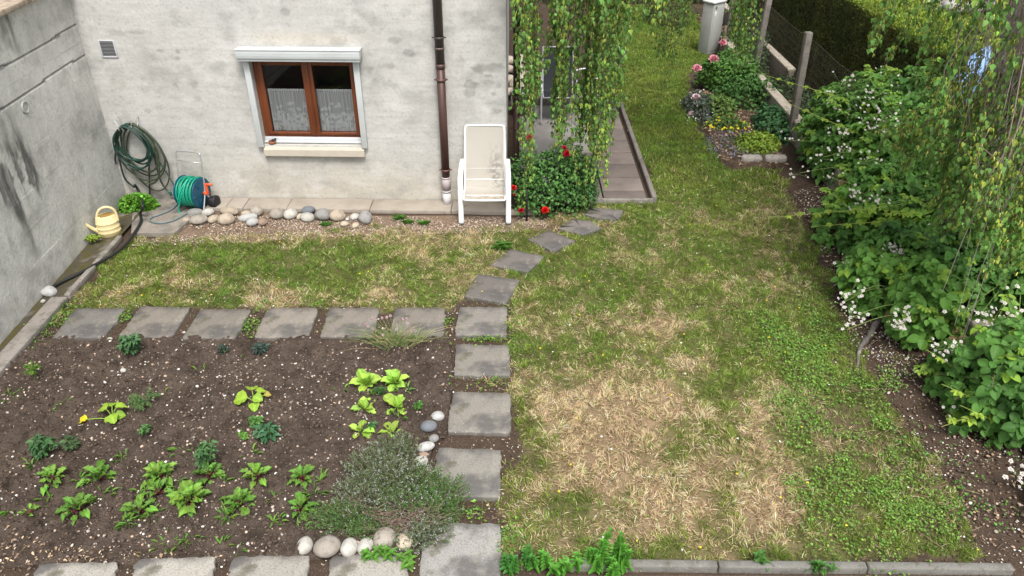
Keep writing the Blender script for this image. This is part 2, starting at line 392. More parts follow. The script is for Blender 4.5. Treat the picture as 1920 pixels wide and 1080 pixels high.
pebbles('soil_clods', x, y, lambda x, y: bed_h(x, y)-.003, .006, .042, [(.075, .055, .042), (.055, .04, .03), (.10, .075, .058), (.085, .06, .046)], 3, 'crumbly dark clods of soil all over the garden bed')
x, y = scatter_area(26000, -4.8, .12, 3, 6.7, lambda x, y: ~inpoly(x, y, BED) & ~in_slab(x, y) & (x > -4.5))
pebbles('gap_grit', x, y, lambda x, y: x*0-.004, .004, .028, PALP+[(.09, .065, .05)]*12, 4, 'grit and soil crumbs in the joints around the concrete slabs')
x, y = scatter_area(16000, 2.6, 5.5, 3, 9.5, lambda x, y: x > 2.9+.0*y)
pebbles('mulch_clods', x, y, lambda x, y: x*0-.003, .006, .035, [(.06, .043, .032), (.045, .033, .025), (.09, .065, .048), (.13, .09, .06)], 3, 'dark soil crumbs and bark bits below the brambles')
grp = PX([(300, 404), (1000, 407), (1040, 420), (960, 436), (700, 440), (420, 456), (236, 462), (325, 436)])
x, y = scatter_area(60000, -4.8, .6, 7.5, 8.7, lambda x, y: inpoly(x, y, grp) & (fbm(x, y, 4, 3, 2) > .2+.4*rng.random(len(x))))
pebbles('gravel_chippings', x, y, lambda x, y: x*0, .006, .024, [(.36, .27, .2), (.5, .43, .35), (.3, .21, .15), (.2, .14, .1), (.55, .48, .4), (.26, .18, .12)], 2.5, 'beige gravel chippings strewn between the house paving strip and the lawn')
side = PX([(1485, 360), (1530, 450), (1570, 560), (1600, 640), (1650, 720), (1700, 800), (1780, 960), (1830, 1070), (2100, 1100), (2000, 800), (1850, 600), (1640, 420), (1560, 340)])
x, y = scatter_area(24000, 2.6, 5.5, 3, 9.5, lambda x, y: inpoly(x, y, side) & (fbm(x, y, 3, 3, 2) > .2+.5*rng.random(len(x))))
pebbles('mulch_pebbles', x, y, lambda x, y: x*0, .004, .036, PALP+[(.3, .2, .13)]*5, 4, 'grit and pebbles on the bare soil along the brambles')
# fallen white petals
x, y = scatter_area(13000, 2.6, 5.5, 3, 9.5, lambda x, y: inpoly(x, y, side) & (fbm(x, y, 2.6, 3, 14) > .38+.4*rng.random(len(x))))
b = Batch(); n = len(x); R = frames(rand_dirs(n)*[1, 1, .2], nrm(np.tile((0, 0, 1.), (n, 1))+rand_dirs(n)*.5))
b.scatter(leaf(2, 2, 'round', .2, .1), np.stack([x, y, x*0+.006], 1), R, rng.uniform(.007, .018, n), jcol((.75, .72, .68), n, .08, hue=.02))
tag(b.build('fallen_petals', M_petal), 'white petals fallen from the brambles onto bare soil and lawn edge', 'petals', kind='stuff')
# dead leaves and straw bits
def litter(name, x, y, zf, lab, s0=.02, s1=.07, pal=((.3, .2, .12), (.38, .28, .19), (.2, .13, .09), (.45, .34, .22))):
    n = len(x); b = Batch(); R = frames(rand_dirs(n)*[1, 1, .15], nrm(np.tile((0, 0, 1.), (n, 1))+rand_dirs(n)*.5))
    pal = np.array(pal); s = rng.uniform(s0, s1, n)
    b.scatter(L_OV2, np.stack([x, y, zf(x, y)+.012], 1), R, np.stack([s*rng.uniform(.2, .6, n), s, s], 1), pal[rng.integers(0, len(pal), n)]*np.exp(rng.normal(0, .2, (n, 1))))
    tag(b.build(name, mat('dead_leaf', rough=.8, attr=True, spec=.15)), lab, 'dead leaves', kind='stuff')
x, y = scatter_area(2600, 2.9, 5.6, 3, 9.5, lambda x, y: inpoly(x, y, side))
litter('dead_leaves', x, y, lambda x, y: x*0, 'brown dead leaves lying on the soil along the brambles', .010, .035, ((.3, .2, .12), (.36, .26, .17), (.16, .11, .08), (.22, .15, .1)))
lp = PX([(-120, 1050), (20, 1000), (110, 1030), (240, 1035), (420, 1040), (420, 1050), (60, 1062), (-120, 1090)])
x1, y1 = scatter_area(3500, -4.5, -1, 3, 4, lambda x, y: inpoly(x, y, lp)); x2, y2 = scatter_area(260, -5, -.5, 3, 5.9, lambda x, y: inpoly(x, y, BED))
x1, y1 = x1[:260], y1[:260]
litter('dry_leaf_litter', np.r_[x1, x2], np.r_[y1, y2], bed_h, 'dry brown leaf litter on the garden bed, thickest at its front edge', .008, .03)
x, y = scatter_area(1500, 4.3, 5.4, 8, 19, lambda x, y: x > 0)
litter('ditch_leaf_litter', x, y, lambda x, y: x*0, 'brown leaf litter between the low boundary wall and the hedge', .03, .08)

# ================================================================== GRASS
EXC = [PX([(940, 379), (1238, 379), (1160, 200), (1100, 190), (940, 190)])]
def grass_field(name, n, x0, x1, y0, y1, test, hmin, hmax, wid, lab, lean=.9, greens=None, dens=True, cat='grass'):
    x = rng.uniform(x0, x1, n); y = rng.uniform(y0, y1, n); k = test(x, y); x, y = x[k], y[k]
    k = ~in_slab(x, y, -.03); x, y = x[k], y[k]
    dry = dryness(x, y); bare = bareness(x, y); tuft = fbm(x, y, 12, 2, 13)
    if dens: k = (rng.random(len(x)) > bare*1.05) & (rng.random(len(x)) < .25+1.2*tuft); x, y, dry, tuft = x[k], y[k], dry[k], tuft[k]; k = fbm(x, y, 10, 3, 1) > .27+.1*rng.random(len(x)); x, y, dry, tuft = x[k], y[k], dry[k], tuft[k]
    n = len(x); isdry = rng.random(n) < np.clip(.03+.84*dry+.40*(fbm(x, y, 14, 2, 4)-.5), 0.03, .86)*(1-.85*np.clip((y-9)/1.5, 0, 1))
    h = rng.uniform(hmin, hmax, n)*(.45+1.3*tuft); h = np.where(isdry, h*1.25, h)
    a = (fbm(x, y, 4.5, 2, 6)*26+rng.normal(0, .7, n)) if dens else rng.random(n)*6.283; ln = rng.random(n)**.7*lean*np.where(isdry, 1.7, 1.0)
    d = np.stack([np.cos(a)*ln, np.sin(a)*ln, np.ones(n)*.6], 1)
    R = frames(d, rand_dirs(n)+np.array((0, 0, .8)))
    zone = fbm(x, y, 1.7, 3, 15)[:, None]
    rich = np.clip(.75-dry*1.6, 0, 1)[:, None]
    g1 = np.array((.150, .235, .036))*(1-rich)+np.array((.085, .205, .024))*rich
    g2 = np.array((.26, .29, .055))
    clump = (.55+.95*fbm(x, y, 7.5, 3, 10))[:, None]
    gc = clump*(g1*(1-zone*.8)+g2*zone*.8)*np.exp(rng.normal(0, .28, (n, 1)))
    dc = clump**.7*np.array((.72, .54, .34))*np.exp(rng.normal(0, .25, (n, 1)))*np.array([1, 1, 1])
    br = rng.random(n)[:, None] < .15; dc = np.where(br, dc*np.array((.5, .42, .36)), dc)
    col = np.where(isdry[:, None], dc, gc)
    w_ = wid*rng.uniform(.6, 1.3, n)
    t = (np.array([(-.5, 0, 0), (.5, 0, 0), (.34, .5, .06), (-.34, .5, .06), (0, 1, -.12)]), [(0, 1, 2, 3), (3, 2, 4)])
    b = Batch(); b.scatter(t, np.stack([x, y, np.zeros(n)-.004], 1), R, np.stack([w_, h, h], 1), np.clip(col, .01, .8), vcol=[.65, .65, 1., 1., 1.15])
    return tag(b.build(name, M_grass, smooth=False), lab, cat, kind='stuff')
tl = lambda x, y: dist_edge(x, y)
GD = 1.0
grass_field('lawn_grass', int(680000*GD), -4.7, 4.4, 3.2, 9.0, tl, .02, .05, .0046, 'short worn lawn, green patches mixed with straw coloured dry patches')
grass_field('back_lawn_grass', int(210000*GD), -.1, 4.4, 9.0, 19.8, lambda x, y: tl(x, y), .03, .06, .008, 'dense dark green lawn running back past the patio', lean=.7, dens=False)  # lush back lawn, richer green with little straw
grass_field('neighbour_lawn_grass', 60000, 6.4, 13, 8, 19.5, lambda x, y: x > 6.4, .04, .07, .014, 'light green lawn of the neighbouring garden beyond the hedge')
# broad leaved ground cover: clover and ivy in the lawn, heaviest at its right edge
def cover(name, n, box, wt, smin, smax, base, lab, z0=.01, z1=.04):
    x0, x1, y0, y1 = box; x = rng.uniform(x0, x1, n); y = rng.uniform(y0, y1, n)
    k = (rng.random(n) < wt(x, y)); x, y = x[k], y[k]; k = ~in_slab(x, y, -.09); x, y = x[k], y[k]; n = len(x)
    R = frames(rand_dirs(n)*[1, 1, .3], nrm(np.tile((0, 0, 1.), (n, 1))+rand_dirs(n)*.45)); s = rng.uniform(smin, smax, n)
    b = Batch(); b.scatter(leaf(2, 2, 'round', .25, .15), np.stack([x, y, rng.uniform(z0, z1, n)], 1), R, np.stack([s*.85, s, s], 1), jcol(base, n, .3, hue=.12))
    return tag(b.build(name, M_leaf), lab, 'ground cover', kind='stuff')
def gw(pts, nz=.5, seed=1, f=4):
    q = [(G(a, b)[0], G(a, b)[1], abs(G(a+c, b)[0]-G(a, b)[0]), abs(G(a, b-d*.6)[1]-G(a, b+d*.6)[1])/1.2, e) for a, b, c, d, e in pts]
    def f_(x, y):
        v = 0*x
        for cx, cy, rx, ry, e in q: v = v+e*np.exp(-((x-cx)/rx)**2-((y-cy)/ry)**2)
        return v*np.clip((fbm(x, y, f, 3, seed)-.40)*4.5, 0, 1)
    return f_
cover('clover_patch', 90000, (2, 4.4, 3.2, 8.5), gw([(1530, 680, 80, 90, 1), (1490, 620, 60, 50, .6), (1620, 920, 110, 110, .75), (1700, 960, 60, 80, .6), (1500, 930, 50, 60, .4), (1690, 720, 60, 60, .35), (1480, 760, 50, 40, .5), (1650, 800, 40, 40, .3)]), .012, .025, (.155, .27, .05), 'bright clover and ground ivy spreading over the right edge of the lawn')
cover('lawn_weeds', 46000, (-4.7, 3, 3.2, 9), gw([(240, 500, 90, 40, .45), (560, 500, 250, 40, .2), (1330, 600, 120, 60, .25), (1000, 980, 50, 60, .5), (985, 720, 30, 40, .4), (975, 600, 30, 60, .5), (1250, 460, 200, 60, .2), (1180, 950, 80, 40, .25), (1050, 1000, 60, 30, .6)], seed=3, f=6), .010, .02, (.11, .20, .035), 'low broad leaved weeds scattered through the lawn')
cover('slab_gap_weeds', 60000, (-4.9, .1, 3.2, 6.6), gw([(112, 600, 26, 30, 1.4), (235, 598, 14, 16, 1.5), (476, 598, 16, 30, 1.5), (845, 600, 12, 30, 1.1), (590, 570, 25, 6, 1.2), (850, 590, 10, 20, 1), (905, 637, 50, 6, 1.2), (960, 600, 14, 30, .9), (910, 720, 45, 12, .9), (860, 975, 10, 10, .8), (955, 1020, 20, 50, 1.2), (890, 960, 40, 14, .7), (345, 570, 14, 8, .8), (710, 570, 12, 5, 1), (980, 1045, 60, 20, 1), (250, 1030, 20, 10, .2)], seed=5, f=8), .014, .028, (.13, .25, .04), 'fresh green weeds growing in the gaps around the concrete slabs', 0, .03)
grass_field('slab_gap_grass', 60000, -4.7, .1, 3.2, 6.7, lambda x, y: (rng.random(len(x)) < gw([(905, 637, 60, 8, .9), (910, 718, 55, 14, .9), (850, 590, 12, 30, .8), (960, 650, 12, 120, .8), (890, 955, 50, 18, .6), (950, 900, 16, 100, .5), (590, 572, 300, 6, .7), (240, 605, 10, 20, .4), (365, 605, 8, 20, .25), (725, 600, 10, 20, .3), (885, 825, 60, 6, .3), (605, 605, 8, 20, .25), (870, 950, 30, 20, .3)], seed=2, f=6)(x, y)), .03, .06, .005, 'grass tufts growing between the concrete slabs', dens=False)
cover('mulch_weeds', 26000, (2.6, 5.2, 3, 8), gw([(1760, 900, 50, 70, .5), (1840, 930, 40, 40, .5), (1700, 800, 30, 50, .25), (1860, 830, 50, 40, .6), (1640, 740, 25, 30, .4), (1760, 760, 30, 20, .2), (1890, 1000, 40, 60, .3)], seed=9, f=5), .010, .03, (.11, .22, .045), 'small green weeds growing on the bare soil in front of the brambles')
# tiny yellow and white flowers in the lawn
k = [(1565, 665), (1510, 570)]
x, y = scatter_area(900, -4.5, 3.2, 3.4, 16, lambda x, y: dist_edge(x, y)); x, y = x[:170], y[:170]; n = len(x)
b = Batch(); b.scatter(leaf(2, 2, 'round', .3, 0), np.stack([x, y, x*0+.045], 1), frames(rand_dirs(n)*[1, 1, .1], np.tile((0, 0, 1.), (n, 1))), rng.uniform(.014, .024, n), np.where(rng.random(n)[:, None] < .45, np.array((.85, .65, .04)), np.array((.8, .8, .76))))
tag(b.build('lawn_blossoms', M_petal), 'tiny yellow and white blossoms dotted through the lawn', 'blossoms', kind='stuff')

# ================================================================== STEPPING SLABS
M_slab = mat('slab_concrete', rough=.9, attr=True, n=[(3.2, 8, (.095, .09, .088, .8), .46, .6), (1.3, 6, (.34, .315, .27, .5), .5, .62), (6, 8, (.10, .095, .055, .6), .58, .66), (90, 3, (.09, .085, .08, .55), .5, .66), (14, 'v', (.5, .48, .44, .85), .07, .035), (12, 5, (.30, .28, .23, .55), .55, .72), (35, 'v', (.42, .40, .36, .7), .09, .05)], bump=(120, .5, .005), spec=.12)
def slab(name, q, label, cat, group, col, th=.045, z=.020, chip=.011):
    P = [np.array(G(*p, z)) for p in q]; col = np.array(col)*(.88+.26*((abs(P[0][0]*7.3+P[0][1]*3.1)) % 1)); c = sum(P)/len(P); g = np.random.default_rng(int(abs(c[0]*1000+c[1]*77)) % 9999)
    # subdivide outline, chip it a little, bevel the rim
    ring = []
    for i in range(len(P)):
        a, bq = P[i], P[(i+1) % len(P)]; m_ = 14
        for k in range(m_):
            t = k/m_; v = a+(bq-a)*t
            if k: v = v+np.append(g.normal(0, chip*.45, 2), 0)
            else: v = c+(v-c)*(1-.05*g.random()**2-.01)
            ring.append(v)
    ring = np.array(ring); n = len(ring); rows = []
    for sc, dz in ((1.0, -th), (1.0, -.006), (.985, 0), (.7, .0008), (.35, .001)):
        r = c+(ring-c)*sc; r[:, 2] = z+dz; rows.append(r)
    V = np.vstack(rows+[[c]]); V[-1, 2] = z+.001
    F = [(i*n+j, i*n+(j+1) % n, (i+1)*n+(j+1) % n, (i+1)*n+j) for i in range(4) for j in range(n)]+[(4*n+j, 4*n+(j+1) % n, 5*n) for j in range(n)]
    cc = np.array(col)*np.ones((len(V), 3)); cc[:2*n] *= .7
    V[:, 2] += (V[:, 0]-c[0])*g.normal(0, .008)+(V[:, 1]-c[1])*g.normal(0, .008)
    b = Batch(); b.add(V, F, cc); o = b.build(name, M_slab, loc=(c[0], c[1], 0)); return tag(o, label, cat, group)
rl = ['concrete slab at the left end of the long row, nearest the retaining wall', 'second concrete slab from the left in the long row, behind the tall potato plant', 'third concrete slab from the left in the long row, weeds on its right side',
      'fourth concrete slab from the left in the long row, weeds on its left side', 'fifth concrete slab of the long row, just left of the chive flowers', 'sixth concrete slab of the long row, right behind the chive clump']
for i, q in enumerate(row_px): slab('stepping_slab', q, rl[i], 'paving slab', 'concrete slabs in the row behind the bed', (.215, .193, .165) if i else (.19, .18, .165))
cl = ['concrete slab where the long row meets the path towards the house', 'concrete slab one step in front of the corner where row and path meet', 'concrete slab beside the bed at the level of the lettuces', 'concrete slab partly covered by the thyme bush on its left', 'large light concrete slab at the front end of the path, right of the border stones']
for i, q in enumerate(col_px): slab('stepping_slab', q, cl[i], 'paving slab', 'concrete slabs beside the bed', [(.20, .185, .165), (.25, .23, .20), (.26, .24, .21), (.245, .232, .205), (.27, .262, .245)][i])
dl = ['tilted square slab in the grass, first of the curved path towards the patio', 'diamond turned slab in the grass, second of the curved path', 'diamond shaped slab in the middle of the curved path below the rose bush', 'worn uneven slab of the curved path, half sunk in soil, last but one before the patio', 'broken rounded slab in the grass right in front of the patio corner']
for i, q in enumerate(dia_px): slab('stepping_slab', q, dl[i], 'paving slab', 'slabs of the curved path', (.165, .148, .136), chip=.006 if i < 3 else .012)
bl = ['light concrete slab at the front left edge, covered with leaf litter behind it', 'light concrete slab at the front edge, second from the left', 'light concrete slab at the front edge, directly left of the row of border stones', 'light concrete slab at the front edge behind which the border stones stand']
for i, q in enumerate(bot_px): slab('stepping_slab', q, bl[i], 'paving slab', 'concrete slabs along the front of the bed', (.33, .31, .275))
# ================================================================== HOUSE
def grid_wall(b, us, vs, pos, colf, hole=None):
    """us, vs: sorted coordinates; pos(u, v) -> xyz; colf(u, v) -> colours"""
    U, Vv = np.meshgrid(us, vs); u = U.ravel(); v = Vv.ravel(); n, m = len(vs), len(us)
    P = pos(u, v); ii, jj = np.meshgrid(np.arange(n-1), np.arange(m-1), indexing='ij'); ii = ii.ravel(); jj = jj.ravel()
    if hole is not None:
        uc = (us[jj]+us[jj+1])/2; vc = (vs[ii]+vs[ii+1])/2
        k = ~((uc > hole[0]) & (uc < hole[1]) & (vc > hole[2]) & (vc < hole[3])); ii, jj = ii[k], jj[k]
    a = ii*m+jj; o = b.n; b.add(P, [], colf(u, v)); b.F.append(np.stack([a, a+1, a+m+1, a+m], 1)+o)
def blot(u, v, L):
    r = 0*u
    for a, c, ra, rc, st in L:
        d = ((u-a)/ra)**2+((v-c)/rc)**2; r = np.maximum(r, st*np.clip((1.3-d-1.9*(fbm(u, v, 13, 4, int(a*7) % 9)-.35))*2.2, 0, 1))
    return r
OP = (1.72, 2.96, .745, 1.80)          # window opening: s0, s1, z0, z1
def house_col(s, z):
    base = np.array((.500, .492, .470)); warm = np.array((.48, .435, .345))
    boards = vn(s*.35, np.floor(z/.105)*7.3, 3)
    k = .95+.06*boards[:, None] + .34*(fbm(s, z*1.15, 1.5, 5, 4)-.5)[:, None] + .16*(fbm(s, z*3.5, 9, 3, 9)-.5)[:, None]
    c = base*k
    lo = np.clip(1-z/.75, 0, 1)*np.clip(1.35-s*.13, .4, 1)*(.5+fbm(s, z, 2, 3, 5)); c = c*(1-lo[:, None]*.75)+warm*k*lo[:, None]*.75
    foot = np.clip(1-z/.06, 0, 1)*fbm(s, z, 9, 3, 1); c = c*(1-foot[:, None]*.7)
    # grey spalled or damp patches
    L = []
    for px, py, rx, ry, st in [(900, 128, 16, 10, .8), (925, 128, 20, 10, .8), (885, 158, 14, 10, .9), (880, 172, 12, 12, .7), (918, 155, 14, 6, .7), (932, 208, 14, 7, .7), (925, 176, 6, 4, .8), (935, 160, 5, 6, .7), (915, 142, 7, 4, .7), (850, 57, 20, 8, .5), (920, 55, 24, 10, .5),
                             (767, 100, 12, 8, .8), (725, 125, 18, 6, .5), (733, 158, 16, 10, .6), (705, 155, 8, 8, .5), (690, 130, 10, 8, .5), (740, 75, 14, 7, .6), (635, 78, 22, 8, .6), (505, 82, 14, 5, .45), (535, 22, 12, 8, .6), (760, 22, 12, 10, .5), (670, 55, 22, 10, .4),
                             (300, 95, 8, 4, .7), (333, 97, 7, 6, .8), (333, 110, 6, 5, .7), (330, 160, 6, 6, .5), (365, 160, 8, 9, .45), (370, 185, 9, 6, .55), (435, 140, 8, 6, .4), (260, 60, 24, 5, .5), (220, 62, 18, 7, .5), (215, 140, 18, 30, .28), (278, 208, 7, 6, .5), (500, 340, 30, 30, .3), (470, 330, 20, 14, .25), (330, 222, 10, 5, .3), (660, 300, 60, 5, .35)]:
        a = W(px, py); e = W(px+rx, py); f = W(px, py-ry); L.append((a[0], a[1], abs(e[0]-a[0]), abs(f[1]-a[1]), st))
    p = blot(s, z, L)[:, None]; c = c*(1-p*.40)*np.array((1, 1, .985))**p
    up = np.clip((fbm(s, z*1.2, 2.6, 4, 6)-.56)*6, 0, 1)*np.clip((z-.7), .15, 1); c = c*(1-.22*up[:, None])
    # warm lime band over the shutter box
    a = np.exp(-((s-2.3)/.62)**4-((z-2.03)/.07)**4)[:, None]*.5; c = c*(1-a)+np.array((.56, .50, .41))*a
    for sc_, wd in ((1.735, .02), (2.95, .022), (2.3, .3), (2.6, .12), (1.95, .1)):
        r_ = np.exp(-((s-sc_-.01*np.sin(z*9))/wd)**2)*np.clip((.63-z)/.02, 0, 1)*np.clip((z-.2)/.4, 0, 1)*(.3+.9*fbm(s*8, z*.8, 4, 3, 6)); c = c*(1-.16*r_[:, None])
    cr = (abs(vn(s*1.1+3, z*1.3, 2)+.35*vn(s*5, z*5, 4)-.72) < .0035) & (vn(s*.8, z*.9, 8) > .55); c = np.where(cr[:, None] & (z < .62)[:, None], c*.8, c)
    # pin holes
    g = np.random.default_rng(5)
    return np.clip(c, 0, .8)
M_conc = mat('house_concrete', rough=.9, attr=True, n=[(34, 6, (.25, .245, .235, .55), .52, .75), (5, 8, (.62, .61, .59, .45), .5, .7, (1, 1, 1.4)), (2.6, 8, (.27, .265, .25, .42), .53, .66, (1, 1, 1.4)), (20, 'v', (.07, .065, .06, .9), .075, .045), (2.2, 8, (.30, .29, .27, .16), .5, .62, (.6, .6, 9))], bump=(26, .35, .012), spec=.12)
house = thing('house', 'pale board marked concrete house with one timber window and brown downpipes', 'house', HW(0, 0))
b = Batch()
us = np.unique(np.r_[np.arange(-0.0, 4.9, .016), OP[0], OP[1]]); vs = np.unique(np.r_[np.arange(-.05, 2.6, .016), OP[2], OP[3]])
us = us[np.r_[True, np.diff(us) > .004]]; vs = vs[np.r_[True, np.diff(vs) > .004]]
def hp(u, v, off=0): return np.stack([HC[0]+HU[0]*u+HN[0]*off, HC[1]+HU[1]*u+HN[1]*off, v], 1)
grid_wall(b, us[::-1], vs, lambda u, v: hp(u, v), house_col, OP)
# upper storey and body
def quad(b, pts, col): b.add(pts, [(0, 1, 2, 3)], col)
cw = (.49, .48, .455)
vt = vs[-1]; T = 5.4
quad(b, [HW(us[-1], vt), HW(0, vt), HW(0, T), HW(us[-1], T)], cw)
quad(b, [HW(9, 2.4), HW(us[-1], 2.4), HW(us[-1], T), HW(9, T)], cw)
xr = HC[0]; 
quad(b, [(xr, HC[1], -.05), (xr, 17, -.05), (xr, 17, T), (xr, HC[1], T)], (.42, .41, .39))
quad(b, [(xr, 17, -.05), (-9, 17, -.05), (-9, 17, T), (xr, 17, T)], cw)
quad(b, [(-9, 17, 0), (*HW(9, 0)[:2], 0), (*HW(9, 0)[:2], T), (-9, 17, T)], cw)
# reveals of the opening
dpt = .16
def rq(s0, z0, s1, z1): quad(b, [HW(s0, z0), HW(s1, z1), HW(s1, z1, -dpt), HW(s0, z0, -dpt)], (.47, .46, .42))
rq(OP[1], OP[3], OP[1], OP[2]); rq(OP[0], OP[2], OP[0], OP[3]); rq(OP[0], OP[3], OP[1], OP[3]); rq(OP[1], OP[2], OP[0], OP[2])
b.build('wall', M_conc, house, smooth=False)
b = Batch(); b.box((-4.5, 12.9, T+.12), (10.2, 9.6, .24), col=(.2, .11, .08)); b.build('roof', mat('roof_tile', (.2, .1, .07), .8, n=[(8, 4, (.1, .05, .04), .4, .6)]), house)
# dark room behind the window
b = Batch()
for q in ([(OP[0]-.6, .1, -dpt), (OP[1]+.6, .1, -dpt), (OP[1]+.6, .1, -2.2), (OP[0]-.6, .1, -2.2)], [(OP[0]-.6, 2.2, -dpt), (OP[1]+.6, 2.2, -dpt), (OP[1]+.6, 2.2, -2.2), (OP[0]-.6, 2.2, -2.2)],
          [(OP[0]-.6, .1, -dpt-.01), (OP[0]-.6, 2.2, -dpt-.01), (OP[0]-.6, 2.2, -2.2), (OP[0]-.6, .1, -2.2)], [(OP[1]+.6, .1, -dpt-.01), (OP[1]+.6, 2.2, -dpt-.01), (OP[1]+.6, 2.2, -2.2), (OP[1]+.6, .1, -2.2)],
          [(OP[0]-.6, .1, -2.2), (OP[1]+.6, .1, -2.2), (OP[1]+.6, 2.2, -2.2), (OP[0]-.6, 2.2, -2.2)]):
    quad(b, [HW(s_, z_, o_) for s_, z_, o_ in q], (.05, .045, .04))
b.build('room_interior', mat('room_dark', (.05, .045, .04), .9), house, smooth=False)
def wbox(b, s0, s1, z0, z1, o0, o1, col=(.5, .5, .5), bev=.004):   # box in wall coordinates
    c = HW((s0+s1)/2, (z0+z1)/2, (o0+o1)/2)
    Rm = np.array([[-HU[0], -HN[0], 0], [-HU[1], -HN[1], 0], [0, 0, 1]])
    b.box(c, (abs(s1-s0), abs(o1-o0), abs(z1-z0)), rot=Rm, bevel=bev, col=col)
# window
M_wood = mat('window_wood', (.17, .048, .018), .42, n=[(14, 4, (.09, .026, .010, .8), .4, .65, (1, 1, .08))], spec=.4)
win = Batch(); z0, z1 = .822, 1.80; s0, s1 = OP[0], OP[1]
wbox(win, s1-.045, s1-.002, z0, z1, -.15, -.09); wbox(win, s0+.002, s0+.045, z0, z1, -.15, -.09)
wbox(win, s0+.045, s1-.045, z1-.04, z1-.002, -.15, -.09); wbox(win, s0+.045, s1-.045, z0, z0+.03, -.15, -.09)
window = win.build('window', M_wood, house)
mid = (s0+s1)/2-.012
for a, c in ((s0+.047, mid-.001), (mid+.001, s1-.047)):
    f = Batch(); fw = .06
    wbox(f, a, a+fw, z0+.032, z1-.042, -.135, -.075); wbox(f, c-fw, c, z0+.032, z1-.042, -.135, -.075)
    wbox(f, a+fw, c-fw, z1-.042-fw, z1-.042, -.135, -.075); wbox(f, a+fw, c-fw, z0+.032, z0+.032+.03, -.135, -.075)
    f.build('sash', M_wood, window)
f = Batch(); wbox(f, mid-.018, mid+.018, z0+.035, z1-.045, -.075, -.06); f.build('closing_strip', M_wood, window)
# glass
gm = bpy.data.materials.new('window_glass'); gm.use_nodes = True; t = gm.node_tree; N = t.nodes; N.remove(N['Principled BSDF'])
tr = N.new('ShaderNodeBsdfTransparent'); tr.inputs[0].default_value = (.97, .98, .98, 1); gl = N.new('ShaderNodeBsdfGlossy'); gl.inputs['Roughness'].default_value = .01
fr = N.new('ShaderNodeFresnel'); fr.inputs[0].default_value = 1.55; mx = N.new('ShaderNodeMixShader'); t.links.new(fr.outputs[0], mx.inputs[0]); t.links.new(tr.outputs[0], mx.inputs[1]); t.links.new(gl.outputs[0], mx.inputs[2]); t.links.new(mx.outputs[0], N['Material Output'].inputs[0])
for a, c in ((s0+.107, mid-.061), (mid+.061, s1-.107)):
    g = Batch(); quad(g, [HW(c, z0+.06, -.105), HW(a, z0+.06, -.105), HW(a, z1-.1, -.105), HW(c, z1-.1, -.105)], (1, 1, 1)); g.build('pane', gm, window, smooth=False)
# aluminium sub sill, stone sill, guides, shutter box
b = Batch(); wbox(b, s0, s1, .775, .820, -.155, -.075, bev=.003); wbox(b, s0, s1, .757, .775, -.155, -.045, bev=.003)
b.build('sub_sill', mat('white_alu', (.58, .59, .61), .45, spec=.4), window)
b = Batch(); wbox(b, 1.728, 2.957, .624, .712, -.002, .062, bev=.006)
c = [HW(2.955, .712, .058), HW(1.730, .712, .058), HW(1.730, .757, -.13), HW(2.955, .757, -.13)]
quad(b, c, (.5, .5, .5)); quad(b, [HW(2.955, .700, .058), HW(2.955, .712, .058), HW(2.955, .757, -.13), HW(2.955, .70, -.13)], (.5, .5, .5)); quad(b, [HW(1.73, .700, .058), HW(1.73, .712, .058), HW(1.73, .757, -.13), HW(1.73, .70, -.13)], (.5, .5, .5))
b.build('sill', mat('sill_stone', (.50, .45, .38), .8, n=[(8, 5, (.42, .37, .30, .5), .4, .7), (60, 3, (.4, .36, .3, .4), .6, .75)]), window, smooth=False)
M_alu = mat('shutter_alu', (.50, .525, .53), .45, n=[(3, 3, (.42, .43, .42, .5), .45, .7)], spec=.3)
for a, c in ((2.950, 3.018), (1.684, 1.752)):
    b = Batch(); wbox(b, a, c, .733, 1.80, .002, .05, bev=.004); wbox(b, a+.02, a+.026, .74, 1.80, .05, .0525, (.2, .2, .2), .001); b.build('shutter_guide', M_alu, window)
b = Batch(); wbox(b, 1.640, 3.045, 1.835, 1.925, .002, .150, bev=.003); wbox(b, 1.648, 3.037, 1.80, 1.8335, .002, .135, bev=.003); wbox(b, 1.634, 3.051, 1.9265, 1.937, .002, .156, bev=.002)
for zz in (1.862, 1.892): wbox(b, 1.642, 3.043, zz, zz+.003, .150, .1515, bev=.0005)
b.build('shutter_box', M_alu, window)
# vent grille
b = Batch(); gx0, gx1, gz0, gz1 = 4.465, 4.652, 1.796, 1.994
for q in ((gx0, gx0+.016, gz0, gz1), (gx1-.016, gx1, gz0, gz1), (gx0+.016, gx1-.016, gz0, gz0+.016), (gx0+.016, gx1-.016, gz1-.016, gz1)): wbox(b, *q, .001, .014)
for i in range(10):
    zz = gz0+.022+i*.0158; cpt = HW((gx0+gx1)/2, zz+.004, .008); Rm = np.array([[-HU[0], -HN[0], 0], [-HU[1], -HN[1], 0], [0, 0, 1]]) @ eul(-.7, 0, 0)
    b.box(cpt, (gx1-gx0-.03, .009, .002), rot=Rm, bevel=.0005)
gr = b.build('vent_grille', mat('vent_alu', (.5, .51, .53), .4, spec=.4), house)
b = Batch(); wbox(b, gx0+.016, gx1-.016, gz0+.016, gz1-.016, -.002, .0022, bev=.0005); b.build('gap_shade', mat('dark_gap', (.05, .05, .055), .9), gr)  # dark plate standing in for the shade between the slats
